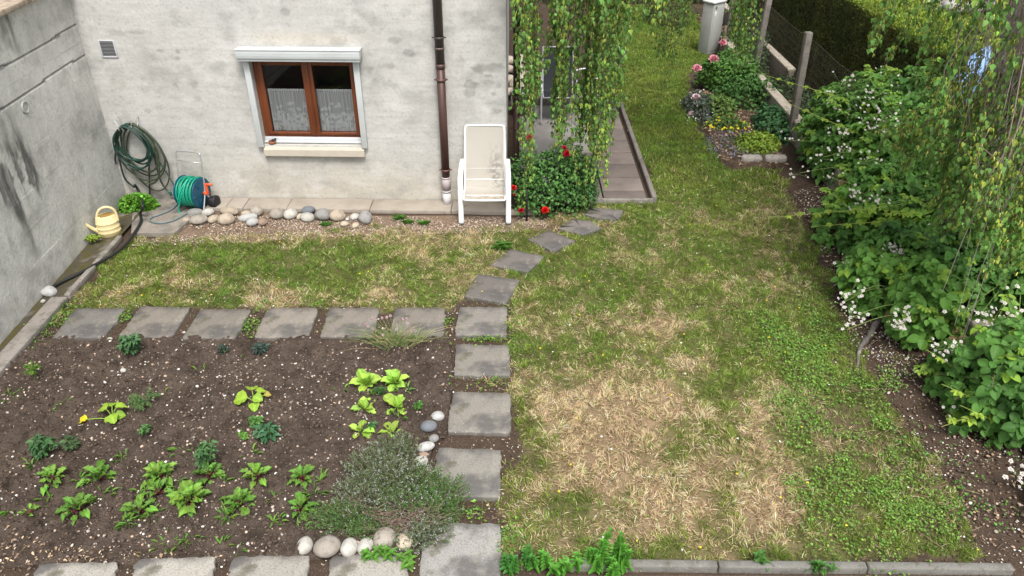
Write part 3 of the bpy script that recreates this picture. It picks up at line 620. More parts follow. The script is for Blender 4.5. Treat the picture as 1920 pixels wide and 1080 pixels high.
# downpipe at the front
def pipe(s, r, ztop, zj, name='downpipe', off=.085, base=True, xy=None, br=(2.07, 1.597, .483)):
    P = lambda z: HW(s, z, off) if xy is None else np.array((xy[0], xy[1], z))
    b = Batch(); b.tube([P(zj), P(ztop)], r, 20, (.055, .045, .042)); b.tube([P(1.953-.012), P(1.953+.012)], r*1.09, 20, (.12, .09, .08))
    d = b.build(name, mat('pipe_metal', rough=.45, attr=True, n=[(6, 5, (.09, .06, .05, .5), .4, .7, (1, 1, .3))], spec=.4), house)
    b = Batch(); b.tube([P(.37 if base else .02), P(zj)], r*.93, 20, (.062, .024, .02)); b.tube([P(zj-.02), P(zj+.03)], r*1.06, 20, (.075, .04, .035)); b.build('lower_pipe', MATS['pipe_metal'], d)
    for z in br:
        b = Batch(); b.tube([P(z-.012), P(z+.012)], r*1.12, 20, (.11, .045, .035) if z < 1.8 else (.05, .045, .045)); c = P(z)
        for sx in (-1, 1): b.tube([c+(sx*r*1.05, 0, 0), c+(sx*(r+.025), 0, 0)], .008, 8, (.06, .04, .035))
        b.tube([c, c+(0, .1, 0)], .006, 6, (.1, .1, .1)); b.build('bracket', MATS['pipe_metal'], d)
    if base:
        b = Batch(); b.tube([P(0.0), P(.20)], r*1.0, 20, (.62, .61, .62)); b.tube([P(.19), P(.215)], r*1.1, 20, (.5, .47, .47)); b.tube([P(.215), P(.385)], r*1.04, 20, (.42, .36, .37)); b.tube([P(.375), P(.392)], r*1.1, 20, (.45, .4, .4))
        b.build('foot_pipe', mat('white_pipe', rough=.5, attr=True, n=[(12, 5, (.35, .3, .28, .5), .5, .75)]), d)
    return d
pipe(.745, .052, 5.3, 1.75)
pipe(0, .042, 5.3, 1.28, xy=(.055, 9.0), base=False, br=(2.6, .9))

# lace curtains hang inside the window
lm = bpy.data.materials.new('lace'); lm.use_nodes = True; t = lm.node_tree; N = t.nodes; L = t.links; pb = N['Principled BSDF']; pb.inputs['Roughness'].default_value = .9
tc = N.new('ShaderNodeTexCoord'); mp = N.new('ShaderNodeMapping'); mp.inputs['Scale'].default_value = (1, 0, 1); L.new(tc.outputs['Object'], mp.inputs[0])
at = N.new('ShaderNodeAttribute'); at.attribute_name = 'Col'
nz = N.new('ShaderNodeTexNoise'); nz.inputs['Scale'].default_value = 260; L.new(mp.outputs[0], nz.inputs[0])
mr = N.new('ShaderNodeMapRange'); mr.inputs[1].default_value = .3; mr.inputs[2].default_value = .7; mr.inputs[3].default_value = .8; mr.inputs[4].default_value = 1.15; L.new(nz.outputs[0], mr.inputs[0])
ml = N.new('ShaderNodeMath'); ml.operation = 'MULTIPLY'; ml.use_clamp = True; sx = N.new('ShaderNodeSeparateColor'); L.new(at.outputs['Color'], sx.inputs[0]); gmm = N.new('ShaderNodeGamma'); gmm.inputs[1].default_value = .35; L.new(at.outputs['Color'], gmm.inputs[0]); L.new(gmm.outputs[0], pb.inputs['Base Color']); L.new(sx.outputs[0], ml.inputs[0]); L.new(mr.outputs[0], ml.inputs[1]); L.new(ml.outputs[0], pb.inputs['Alpha'])
def curtain(a, c, label):
    g = np.random.default_rng(int(a*100)); us = np.linspace(c, a, 220); vs = np.linspace(.862, 1.402, 240)
    def al(s, z):
        t = (z-.862)/.54; o = np.full(len(s), .66)+.14*(np.sin(s*210+3*np.sin(s*31)) > .55)          # sheer ground with gathers
        o = np.maximum(o, .88*(t < .45)*(fbm(s, z, 34, 2, 3) > .47-.12*(.45-t)))            # dense village band
        for k in range(26):                                                           # flowers
            cx = a+(c-a)*g.random(); cz = .86+.51*(.32+.42*g.random()**.8); rr = .014+.012*g.random(); n_ = 5; ph = g.random()*6
            d = np.hypot(s-cx, z-cz); an = np.arctan2(z-cz, s-cx); o = np.where((d < rr*(.72+.3*np.cos(an*n_+ph))) & (d > rr*.22), .95, o)
        for k in range(12):
            cx = a+(c-a)*g.random(); cz = .865+.16*g.random(); w_, h_ = .03+.03*g.random(), .03+.04*g.random(); o = np.where((abs(s-cx) < w_*(1-(z-cz)/h_*.6)) & (z > cz) & (z < cz+h_), .92, o)
        o = np.where(t > .93, .95, o); o = np.where((t > .935) & (t < .975) & (np.sin((s-a)*2*math.pi/.021) > .15), 0.0, o); o = np.where(t < .02, .95, o); o = np.where(abs(s-c) < .012, .9, o)
        return np.stack([o]*3, 1)
    b = Batch(); grid_wall(b, us, vs, lambda u, v: hp(u, v, -.135+.010*np.sin(u*95+2*np.sin(u*23))*(.4+.6*(1.372-v)/.51)+0*v), al)
    b.tube([HW(c, 1.381, -.135), HW(a, 1.381, -.135)], .004, 6, (1, 1, 1))
    tag(b.build('lace_curtain', lm), label, 'curtain', 'lace half curtains in the window')
curtain(s0+.09, mid-.05, 'white lace half curtain behind the right window pane'); curtain(mid+.045, s1-.115, 'white lace half curtain behind the left window pane')
# little clay bird bath ornament on the sill
o = W(508, 262, .0); c = HW(o[0], .752, -.03)
t_ = thing('clay_pot', 'small terracotta saucer with a dark bird figure, left end of the window sill', 'ornament', c)
b = Batch(); b.lathe([(.025, 0), (.042, .012), (.048, .03), (.044, .034), (.036, .022), (.01, .018)], c, 20, (.36, .13, .07)); b.build('saucer', mat('terracotta', rough=.85, attr=True), t_)
b = Batch(); b.add(ICO[2][0]*(.028, .018, .017)+c+(.02, 0, .045), ICO[2][1], (.03, .035, .04)); b.add(ICO[2][0]*.013+c+(.045, 0, .06), ICO[2][1], (.03, .035, .04)); b.tube([c+(0, 0, .04), c+(-.035, 0, .03)], [.01, .004], 8, (.03, .035, .04)); b.tube([c+(.02, 0, .015), c+(.02, 0, .04)], .005, 6, (.03, .03, .03)); b.build('bird', mat('dark_glaze', rough=.4, attr=True), t_)

# ================================================================== LEFT RETAINING WALL
def lw_col(u, z):    # u = Y
    base = np.array((.60, .595, .57)); k = 1+.42*(fbm(u, z*1.2, 1.5, 5, 8)-.5)+.2*(fbm(u*2+z, z*2-u, 5, 3, 5)-.5)
    c = base*k[:, None]
    joint = (abs(z-2.155-.006*np.sin(u*3)) < .011) | (abs(z-1.83-.006*np.sin(u*4)) < .010)
    st = np.exp(-((u-(7.42+.10*(z-2.4)))/.16)**2)*np.clip((z-1.95)/.5, 0, 1)*1.0                       # black run under the coping
    st += np.exp(-((u-7.62)/.05)**2)*np.clip((z-2.1)/.4, 0, 1)*.9
    for px, py, ry_, rz_, a in [(45, 320, .2, .26, 1.6), (30, 350, .24, .18, 1.6), (60, 335, .08, .14, 1.3), (10, 330, .2, .2, 1.3), (30, 260, .12, .2, .6), (15, 300, .1, .25, .7), (35, 395, .07, .15, .9), (55, 440, .06, .22, .8), (60, 410, .08, .1, .4), (20, 520, .07, .2, .7), (25, 470, .05, .2, .5), (8, 220, .2, .1, .4), (30, 560, .05, .1, .6), (95, 480, .05, .08, .4)]:
        r = ray(px, py); t = (LA[0]+LA[1]*.0405)/(r[0]+.0405*r[1]); Y = r[1]*t; Z = CAM_H+r[2]*t
        st += a*np.exp(-((u-Y)/ry_)**2-((z-Z)/rz_)**2)
    grit = fbm(u*3, z*.9, 3.5, 5, 2); d = np.clip(st*np.clip((grit-.38)*5, 0, 1), 0, 1)
    c = c*(1-.80*d[:, None])
    streak = np.clip((fbm(u*3, z*.7, 3, 5, 9)-.52)*4, 0, 1)[:, None]; c = c*(1-.13*streak)
    warm = (np.clip(1-z/.4, 0, 1)*fbm(u, z, 4, 3, 7))[:, None]; c = c*(1-warm*.45)+np.array((.40, .37, .27))*warm*.45
    c = np.where(joint[:, None], c*.38, c); return np.clip(c, .01, .8)
rw = thing('retaining_wall', 'tall grey concrete retaining wall with black mildew stains and formwork joints, left of the lawn', 'wall', (LWX(6), 6, 0))
b = Batch(); us = np.arange(1.0, 8.92, .02); vs = np.arange(-.05, 2.6, .018)
def lwp(u, v):
    j = (abs(v-2.155-.006*np.sin(u*3)) < .009) | (abs(v-1.83-.006*np.sin(u*4)) < .009)
    return np.stack([LWX(u)-.014*j+.004*(vn(u*2, np.floor(v/.33)*3.1, 2)-.5), u, v], 1)
grid_wall(b, us, vs, lwp, lw_col)
quad(b, [(LWX(1), 1, 2.58), (LWX(8.9), 8.9, 2.58), (LWX(8.9)-.25, 8.9, 2.58), (LWX(1)-.25, 1, 2.58)], (.4, .38, .34))
quad(b, [(LWX(1), 1, 0), (LWX(1), 1, 2.58), (LWX(1)-.25, 1, 2.58), (LWX(1)-.25, 1, 0)], (.4, .38, .34))
b.build('wall_face', mat('left_concrete', rough=.92, attr=True, n=[(34, 6, (.2, .195, .185, .55), .52, .75), (4, 8, (.60, .59, .57, .5), .5, .7, (1, 2.5, .6)), (2.5, 8, (.24, .235, .22, .5), .5, .66, (1, 1, 1.2)), (18, 'v', (.12, .11, .1, .7), .06, .035)], bump=(26, .35, .012), spec=.12), rw, smooth=False)
b = Batch()
for i in range(8):
    y0 = 1+i*1.0; b.box((LWX(y0+.5)-.10, y0+.5, 2.615), (.36, .985, .055), rot=rotz(.0405), bevel=.008, col=(.40, .33, .26))
b.build('coping', mat('coping', rough=.9, attr=True, n=[(12, 5, (.18, .13, .09, .8), .45, .65)], bump=(40, .4, .01)), rw)
b = Batch(); r = ray(46, 201); t = (LA[0]+LA[1]*.0405)/(r[0]+.0405*r[1]); c = np.array((r[0]*t, r[1]*t, CAM_H+r[2]*t))
b.lathe([(.066, 0), (.066, .008), (.058, .016), (.05, .018), (.048, .012), (.03, .012), (.01, .014)], c, 28, (.4, .4, .39), axis=(1, .04, 0)); b.build('round_cap', mat('cap_metal', (.42, .42, .41), .5, n=[(20, 4, (.25, .25, .24, .6), .45, .7)]), rw)
# higher ground held by the wall
b = Batch(); xs = np.arange(-14, -5.14, .1); ys = np.arange(-2, 8.9, .1)
grid_wall(b, xs, ys, lambda u, v: np.stack([u, v, 2.50+.08*(fbm(u, v, 2, 4, 1)-.5)], 1), lambda u, v: np.array((.12, .08, .055))*(.6+.8*fbm(u, v, 6, 3, 2))[:, None])
tag(b.build('upper_terrace', mat('upper_soil', rough=1, attr=True, bump=(30, 1, .03), spec=.05)), kind='structure')
x, y = scatter_area(2500, -7, -5.1, 5, 8.8, lambda x, y: x < 99)
litter('upper_leaf_litter', x, y, lambda x, y: x*0+2.53, 'brown leaves lying behind the coping of the retaining wall', .03, .09)

# mossy drainage strip at the foot of the left wall
def strip_col(x, y):
    m = np.clip((fbm(x, y, 4, 4, 3)-.34)*8, 0, 1)[:, None]; m2 = np.clip((fbm(x, y, 16, 3, 6)-.48)*6, 0, 1)[:, None]
    c = np.array((.17, .155, .135))*(.6+.8*fbm(x, y, 10, 3, 1))[:, None]; c = c*(1-.75*m)+np.array((.045, .038, .02))*m*.75
    return c*(1-m*m2*.5)+np.array((.09, .08, .012))*m*m2*.5
b = Batch(); xs = np.arange(-4.93, -4.535, .015); ys = np.arange(2.2, 8.7, .02)
grid_wall(b, xs, ys, lambda u, v: np.stack([u+.0*v, v, .004+.03*np.clip((u+4.75)/.2, 0, 1)+.012*(fbm(u, v, 8, 3, 4)-.5)], 1), strip_col)
tag(b.build('drainage_strip', mat('moss_concrete', rough=.95, attr=True, bump=(50, .6, .012), spec=.1)), kind='structure')
kerbd = thing('drain_kerb', 'narrow weathered concrete edging between the mossy drain strip and the lawn', 'kerb', (-4.53, 6.5, 0))
for a, c in ((2.2, 4.4), (4.42, 6.52), (6.55, 7.15), (7.17, 7.82)):
    b = Batch(); wd = .16 if a < 6.5 else .055; b.box((-4.505-wd/2, (a+c)/2, .02), (wd, c-a-.012, .07), bevel=.008, col=(.26, .235, .21)); b.build('kerb_section', mat('kerb_concrete', rough=.9, attr=True, n=[(6, 5, (.10, .09, .075, .6), .48, .64), (70, 3, (.45, .42, .38, .4), .58, .75), (18, 4, (.07, .06, .03, .6), .58, .7)], bump=(60, .5, .01)), kerbd)
M_kerb = MATS['kerb_concrete']
# concrete pad below the hoses
b = Batch(); q = [G(246, 437, .03), G(327, 437, .03), G(372, 398, .03), G(398, 374, .03), G(250, 374, .03)]; c0 = sum(q)/5
V = [*[p for p in q], *[p-(0, 0, .07) for p in q]]; b.add(V, [(0, 1, 2, 3, 4), (0, 5, 6, 1), (1, 6, 7, 2), (2, 7, 8, 3)], (.24, .21, .18)); tag(b.build('hose_corner_pad', M_slab, smooth=False), kind='structure')
# narrow paving along the house
apr = thing('house_paving', 'narrow strip of pale concrete paving slabs along the foot of the house wall', 'paving', HW(2, 0))
js = [W(395, 385)[0], W(440, 385)[0], W(472, 385)[0], W(551, 385)[0], W(702, 385)[0], W(850, 385)[0], W(1003, 385)[0]]
for i in range(len(js)-1):
    b = Batch(); a, c = js[i], js[i+1]; wbox(b, a-.004, c+.004, -.03, .034+.003*(i % 2), .004, .30, (.33, .29, .245), .006)
    b.build('paving_slab', mat('apron_slab', rough=.9, attr=True, n=[(4, 5, (.22, .19, .15, .6), .45, .7), (60, 3, (.45, .41, .35, .4), .55, .75)], bump=(70, .3, .006)), apr)

# ================================================================== PATIO
M_pat = mat('patio_slab', rough=.9, attr=True, n=[(3, 5, (.11, .09, .08, .6), .42, .65), (70, 3, (.3, .26, .22, .35), .55, .75)], bump=(60, .3, .006))
b = Batch(); yj = [8.82, 9.05, 9.47, 9.91, 10.33, 10.78, 11.28, 11.82, 12.3]
for i in range(8):
    for k, (xa, xb) in enumerate([(.0, .62), (.62, 1.16), (1.16, 1.72)]):
        if k == 0 and i > 0 or (k == 1 and i > 3): continue
        v = .15*math.sin(i*3.7+k*2.1); b.box(((xa+xb)/2, (yj[i]+yj[i+1])/2, .0), (xb-xa-.018, yj[i+1]-yj[i]-.018, .07), bevel=.006, col=np.array((.175, .145, .128))*(1+v))
tag(b.build('patio_paving', M_pat), kind='structure')
b = Batch(); b.box((.59, 10.72, -.01), (1.12, 3.3, .07), bevel=.01, col=(.30, .28, .26)); tag(b.build('patio_concrete', mat('patio_conc', rough=.9, attr=True, n=[(2, 5, (.2, .185, .17, .7), .4, .65)])), kind='structure')
pk = thing('patio_kerb', 'concrete edging between the patio slabs and the long lawn', 'kerb', (1.8, 10.5, 0))
for a, c in ((8.79, 10.0), (10.01, 11.2), (11.21, 12.42)):
    b = Batch(); b.box((1.80+.0*(a-8.8), (a+c)/2, .005), (.062, c-a-.008, .14), bevel=.012, col=(.19, .168, .15)); b.build('kerb_section', M_kerb, pk)
b = Batch(); b.box((.87, 12.40, .06), (1.78, .07, .2), bevel=.01, col=(.24, .22, .2)); b.build('back_kerb', M_kerb, pk)
b = Batch(); b.box((1.0, 8.775, .01), (1.55, .05, .09), bevel=.008, col=(.25, .23, .2)); b.build('front_kerb', M_kerb, pk)
# front concrete edging, bottom of the picture
fk = thing('front_edging', 'grey lichen spotted concrete edging along the front of the lawn', 'kerb', (1.8, 3.3, 0))
xs_ = [.38, 1.36, 2.34, 3.3]
for a, c in zip(xs_, xs_[1:]):
    b = Batch(); b.box(((a+c)/2, 3.318-.012*(a+c)/2, .0), (c-a-.008, .06, .10), rot=rotz(-.012), bevel=.012, col=(.17, .165, .15)); b.build('kerb_section', M_kerb, fk)
b = Batch(); b.box((1.9, 3.06, -.03), (3.4, .38, .05), bevel=.01, col=(.16, .145, .13)); b.build('footing', M_kerb, fk)

# ================================================================== BOUNDARY
def wall_low(name, label, x, y0, y1, h, th=.12, col=(.33, .30, .26)):
    t = thing(name, label, 'wall', (x, (y0+y1)/2, 0)); n = int((y1-y0)/1.5)+1
    b = Batch(); b.box((x, (y0+y1)/2, h/2-.1), (th, y1-y0, h+.14), bevel=.01, col=col); b.build('wall_body', mat('low_wall', rough=.95, attr=True, n=[(4, 5, (.10, .10, .05, .8), .42, .62, (1, 1, .4)), (50, 3, (.48, .45, .4, .4), .55, .75)], bump=(40, .6, .015)), t)
    b = Batch(); ys = np.linspace(y0, y1, n+1)
    for a, c in zip(ys, ys[1:]): b.box((x, (a+c)/2, h-.01), (th+.04, c-a-.02, .05), bevel=.012, col=(.42, .37, .30))
    b.build('coping', mat('low_coping', rough=.95, attr=True, n=[(9, 5, (.12, .10, .06, .8), .52, .66)], bump=(50, .6, .012)), t)
wall_low('boundary_wall', 'low weathered concrete boundary wall under the wire fence', 4.22, 4.0, 15.6, .32)
wall_low('garden_wall', 'short low wall with reddish coping in front of the hedge', 4.87, 13.3, 19, .34, .10, (.15, .13, .11))
fe = thing('wire_fence', 'wire mesh fence on leaning grey concrete posts along the low wall', 'fence', (4.2, 11, .3))
posts = [(4.25, 13.35, 1.55), (4.14, 10.9, 1.58), (4.3, 15.6, 1.55)]
for i, (x, y, h) in enumerate(posts):
    b = Batch(); b.box((x, y, h/2), (.095, .095, h), rot=eul(0, .03*(-1)**i, .1), bevel=.012, col=(.19, .17, .15)); b.build('post', M_kerb, fe)
b = Batch()
for (ya, yb) in ((10.9, 13.35), (13.35, 15.6), (9.2, 10.9)):
    for z in np.linspace(.36, 1.42, 12): b.tube([(4.27, ya, z), (4.27, (ya+yb)/2, z-.03), (4.27, yb, z)], .0016 if z < 1.41 else .004, 3, (.14, .12, .1), cap=False)
    for y in np.arange(ya, yb, .06): b.tube([(4.27, y, .36), (4.27, y+.01, 1.40)], .0015, 3, (.14, .12, .1), cap=False)
b.build('mesh', mat('fence_wire', rough=.6, attr=True, metal=.3), fe)
# hedge
hd = thing('hedge', 'long clipped dark evergreen hedge with a light green top behind the fence', 'hedge', (5.85, 14.6, 0))
b = Batch(); HX0, HX1, HY0, HY1, HZ = 5.3, 6.4, 9.7, 20.5, 1.68
b.box(((HX0+HX1)/2, (HY0+HY1)/2, HZ/2), (HX1-HX0-.16, HY1-HY0-.16, HZ-.1), bevel=.1, col=(.02, .022, .01)); b.build('dark_core', M_stem, hd)  # solid dark box filling the hedge, inner shade put into its colour
def hface(n, f):
    P, Nn = f(n); j = (fbm(P[:, 1]*1.0+P[:, 0], P[:, 2]+P[:, 0], 3, 3, 4)-.5)[:, None]*.14; P = P+Nn*(j-rng.random((n, 1))*.1)
    top = np.clip((P[:, 2:]-HZ+.12)/.12, 0, 1); d = nrm(np.array((0, 0, .9))+Nn*.35+rand_dirs(n)*.7)
    cz = fbm(P[:, 1], P[:, 2], 2.2, 3, 2)[:, None]
    col = (np.array((.065, .105, .024))*(1-cz)+np.array((.15, .14, .04))*cz)*(1-top)+np.array((.24, .33, .045))*top  # leaf colour gets lighter at the very top
    s_ = rng.uniform(.02, .05, n); return P-d*0, frames(d, Nn+rand_dirs(n)*.5), np.stack([s_*.5, s_, s_], 1), np.clip(col*np.exp(rng.normal(0, .35, (n, 1))), 0, .6)
b = Batch(); u = lambda n, a, c: rng.uniform(a, c, n); o_ = lambda n, v: np.tile(v, (n, 1)).astype(float)
faces = [(90000, lambda n: (np.stack([u(n, HX0, HX0), HY0+(HY1-HY0)*rng.random(n)**1.3, u(n, 0, HZ)], 1), o_(n, (-1, 0, 0)))), (12000, lambda n: (np.stack([u(n, HX0, HX1), u(n, HY0, HY0), u(n, 0, HZ)], 1), o_(n, (0, -1, 0)))),
         (50000, lambda n: (np.stack([u(n, HX0, HX1), HY0+(HY1-HY0)*rng.random(n)**1.3, u(n, HZ, HZ)], 1), o_(n, (0, 0, 1)))), (12000, lambda n: (np.stack([u(n, HX1, HX1), u(n, HY0, HY1), u(n, 0, HZ)], 1), o_(n, (1, 0, 0))))]
for n, f in faces:
    P, Rm, Sc, cl_ = hface(n, f); b.scatter(leaf(2, 1, 'lance', 0, .1), P, Rm, Sc, cl_)
b.build('leaves', M_leaf, hd)
# electric meter cabinet
c = np.array((3.95, 15.62, 0)); cb = thing('electric_cabinet', 'grey metal meter cabinet standing upright at the back of the long lawn', 'cabinet', c)
Rm = rotz(R0(38)); h = .98
b = Batch(); b.box(c+(0, 0, h/2), (.34, .26, h), rot=Rm, bevel=.008, col=(.36, .37, .355)); b.build('body', mat('cabinet_metal', rough=.5, attr=True, n=[(4, 4, (.28, .28, .26, .6), .4, .7)], spec=.35), cb)
b = Batch(); b.box(c+(0, 0, h+.015), (.38, .30, .03), rot=Rm, bevel=.008, col=(.55, .56, .54)); b.build('lid', MATS['cabinet_metal'], cb)
b = Batch(); b.box(c+Rm @ np.array((0, -.134, h*.5)), (.29, .01, h*.86), rot=Rm, bevel=.003, col=(.38, .39, .375)); dr = b.build('door', MATS['cabinet_metal'], cb)
b = Batch(); b.box(c+Rm @ np.array((-.10, -.141, h*.80)), (.06, .004, .09), rot=Rm, bevel=.001, col=(.75, .75, .7)); b.build('sign_plate', MATS['cabinet_metal'], dr)
b = Batch(); b.box(c+Rm @ np.array((-.10, -.141, h*.92)), (.05, .006, .05), rot=Rm, bevel=.001, col=(.12, .12, .12)); b.build('lock', MATS['cabinet_metal'], dr)
b = Batch(); b.box((4.15, 15.3, .3), (.05, .05, .6), bevel=.006, col=(.2, .15, .1)); tag(b.build('wooden_stake', M_stem, loc=(4.15, 15.3, 0)), 'short wooden stake beside the grey meter cabinet', 'stake')
# far stone wall in the neighbouring garden
sw = thing('dry_stone_wall', 'rough grey boulder wall far back in the neighbouring garden', 'wall', (11, 18.9, 0))
b = Batch(); g = np.random.default_rng(4)
for lay in range(3):
    xx = 8.2+lay*.2
    while xx < 15:
        sz = g.uniform(.4, .75); rock(b, (xx, 18.9+lay*.1, .18+lay*.36), (sz, .5, sz*.72), g.uniform(-.3, .3), np.array((.34, .33, .31))*g.uniform(.7, 1.2), int(xx*100)+lay, 3, .16, .1); xx += sz*.9
b.build('boulders', M_stone, sw)
# rockery stones and bucket beside the patio, seen past the house corner
g = np.random.default_rng(9)
for i, (px, py, Y, sz, lab) in enumerate([(972, 172, 12.75, .30, 'largest pale rockery stone, right behind the grey bucket'), (980, 160, 12.95, .26, 'pale rockery stone at the outer edge just above the largest one'), (969, 146, 13.2, .26, 'pale rockery stone touching the brown downpipe, second one up from the bucket'), (981, 141, 13.3, .22, 'small outer rockery stone in the middle of the heap'), (973, 128, 13.6, .24, 'rockery stone halfway up the heap beside the downpipe'),
        (980, 118, 13.9, .22, 'outer rockery stone a little above the middle of the heap'), (971, 105, 14.1, .24, 'rockery stone beside the downpipe, third from the top of the heap'), (979, 92, 14.5, .24, 'rockery stone second from the top of the heap'), (972, 78, 14.9, .22, 'rockery stone at the very top of the heap'), (956, 130, 13.6, .2, 'rockery stone left of the downpipe, in the middle'), (955, 105, 14.2, .2, 'rockery stone left of the downpipe, second from the top'), (955, 160, 12.9, .2, 'rockery stone left of the downpipe, lowest one'), (956, 85, 14.8, .2, 'rockery stone left of the downpipe, topmost one')]):
    p = D(px, py, Y); b = Batch(); rock(b, (p[0], Y, sz*.35), (sz, sz*1.1, sz*.85), g.uniform(0, 3), np.array((.50, .43, .35))*g.uniform(.85, 1.1), 50+i, 3, .13)
    tag(b.build('rockery_stone', M_stone, loc=(p[0], Y, 0)), lab, 'stone', 'rockery stones behind the house corner')
c = np.array((.14, 11.95, .025)); bk = thing('bucket', 'dark grey plastic planter bucket with a pale rim behind the brown corner downpipe', 'bucket', c)
b = Batch(); b.lathe([(.10, 0), (.145, .33), (.150, .35), (.16, .35), (.16, .37), (.145, .37), (.135, .30), (.1, .28)], c, 28, (.09, .085, .075)); b.build('shell', mat('bucket_plastic', rough=.6, attr=True), bk)
b = Batch(); b.lathe([(.146, .372), (.165, .372), (.165, .382), (.12, .385), (.05, .395), (.01, .4)], c, 28, (.42, .43, .43)); b.build('lid', MATS['bucket_plastic'], bk)
# ================================================================== OBJECTS NEAR THE HOUSE
def wp(x, y, off): return HW(*W(x, y, off), off)
M_white = mat('white_metal', (.80, .80, .80), .4, spec=.4, n=[(10, 4, (.66, .66, .64, .5), .5, .75)])
# white garden chair
ch = thing('garden_chair', 'white tubular garden chair with stained beige mesh seat, standing against the house wall', 'chair', (-.325, 8.45, 0))
cx = -.325
def flat_tube(b, pts, wd, th, col=(.8, .8, .8)):
    n0 = b.n; b.tube(pts, 1.0, 12, col)
    V = b.V[-1]; P = np.asarray(pts, float); k = len(P); V = V.reshape(k, 12, 3)
    o = V-P[:, None]; o[:, :, 0] *= wd/2
    T = nrm(np.gradient(P, axis=0)); Nn = np.cross(T, (1, 0, 0)); d = np.einsum('kji,ki->kj', o, Nn); o = np.stack([o[:, :, 0], d*Nn[:, None, 1]*th/2, d*Nn[:, None, 2]*th/2], -1)
    b.V[-1] = (P[:, None]+o).reshape(-1, 3)
for sx, nm in ((-1, 'a'), (1, 'b')):
    X = cx+sx*.283; b = Batch(); p = spline([(X+sx*.0, 8.19, .012), (X, 8.215, .20), (X, 8.235, .40), (X, 8.27, .535), (X-sx*.004, 8.36, .60), (X-sx*.008, 8.50, .63), (X-sx*.012, 8.63, .645)], 50)
    flat_tube(b, p, .062, .026); b.build('armrest_leg', M_white, ch)
    b = Batch(); X2 = cx+sx*.255; b.tube(spline([(X2, 8.26, .40), (X2, 8.42, .25), (X2, 8.66, .01)], 14), .011, 10, (.8, .8, .8)); b.build('rear_leg', M_white, ch)
    b = Batch(); b.box((X, 8.19, .008), (.064, .034, .016), bevel=.004, col=(.1, .1, .1)); b.build('foot_cap', mat('black_plastic', rough=.5, attr=True), ch)
loop = [(-.22, 8.155, .335), (-.245, 8.19, .335), (-.248, 8.35, .34), (-.246, 8.46, .345), (-.243, 8.53, .42), (-.240, 8.60, .62), (-.237, 8.68, .86), (-.232, 8.728, 1.0), (-.20, 8.735, 1.032), (0, 8.736, 1.035)]
L2 = [(-x, y, z) for x, y, z in loop[::-1]]
pts = np.array(loop+L2[1:]); pts[:, 0] += cx; b = Batch(); b.tube(spline(list(pts)+[(cx+.22, 8.155, .335), (cx, 8.15, .333), (cx-.22, 8.155, .335)], 160), .0125, 10, (.8, .8, .8)); b.build('frame', M_white, ch)
b = Batch()
for y, z, r_ in ((8.585, .555, .011), (8.535, .43, .009), (8.30, .325, .009)): b.tube([(cx-.243, y, z), (cx+.243, y, z)], r_, 8, (.8, .8, .8))
b.build('cross_bar', M_white, ch)
sm = bpy.data.materials.new('sling_mesh'); sm.use_nodes = True; t = sm.node_tree; N = t.nodes; L = t.links; pb = N['Principled BSDF']; at = N.new('ShaderNodeAttribute'); at.attribute_name = 'Col'; L.new(at.outputs['Color'], pb.inputs['Base Color']); pb.inputs['Roughness'].default_value = .8; pb.inputs['Alpha'].default_value = .68
b = Batch(); path = spline([(8.165, .34), (8.35, .335), (8.455, .35), (8.53, .43), (8.60, .62), (8.68, .86), (8.73, 1.02)], 110); xs = np.linspace(-.237, .237, 60)
U_, T_ = np.meshgrid(xs, np.arange(110)); pp = path[T_.ravel()]; uu = U_.ravel(); tt = T_.ravel()/110
stain = np.clip((fbm(uu+3, tt*1.2, 30, 3, 3)-.42)*5, 0, 1)*np.exp(-((uu-.14)/.09)**2)*np.clip((tt-.25)*4, 0, 1)*np.clip((.85-tt)*4, 0, 1)
dirt = np.clip((fbm(uu, tt, 40, 3, 5)-.35)*4, 0, 1)*np.exp(-((tt-.05)/.16)**2)*(.35+.65*(uu > -.1))
sc_ = np.array((.52, .485, .43))*(1-.55*stain[:, None]); sc_ = sc_*(1-.8*dirt[:, None])+np.array((.40, .28, .14))*.8*dirt[:, None]
V = np.stack([uu+cx, pp[:, 0]-.004-.02*(1-(uu/.237)**2)*0, pp[:, 1]-.018*(1-(uu/.237)**2)*(tt < .4)], 1); b.add(V, [], sc_); ii, jj = np.meshgrid(np.arange(109), np.arange(59), indexing='ij'); a = (ii*60+jj).ravel(); b.F.append(np.stack([a, a+1, a+61, a+60], 1))
b.build('mesh_seat', sm, ch)
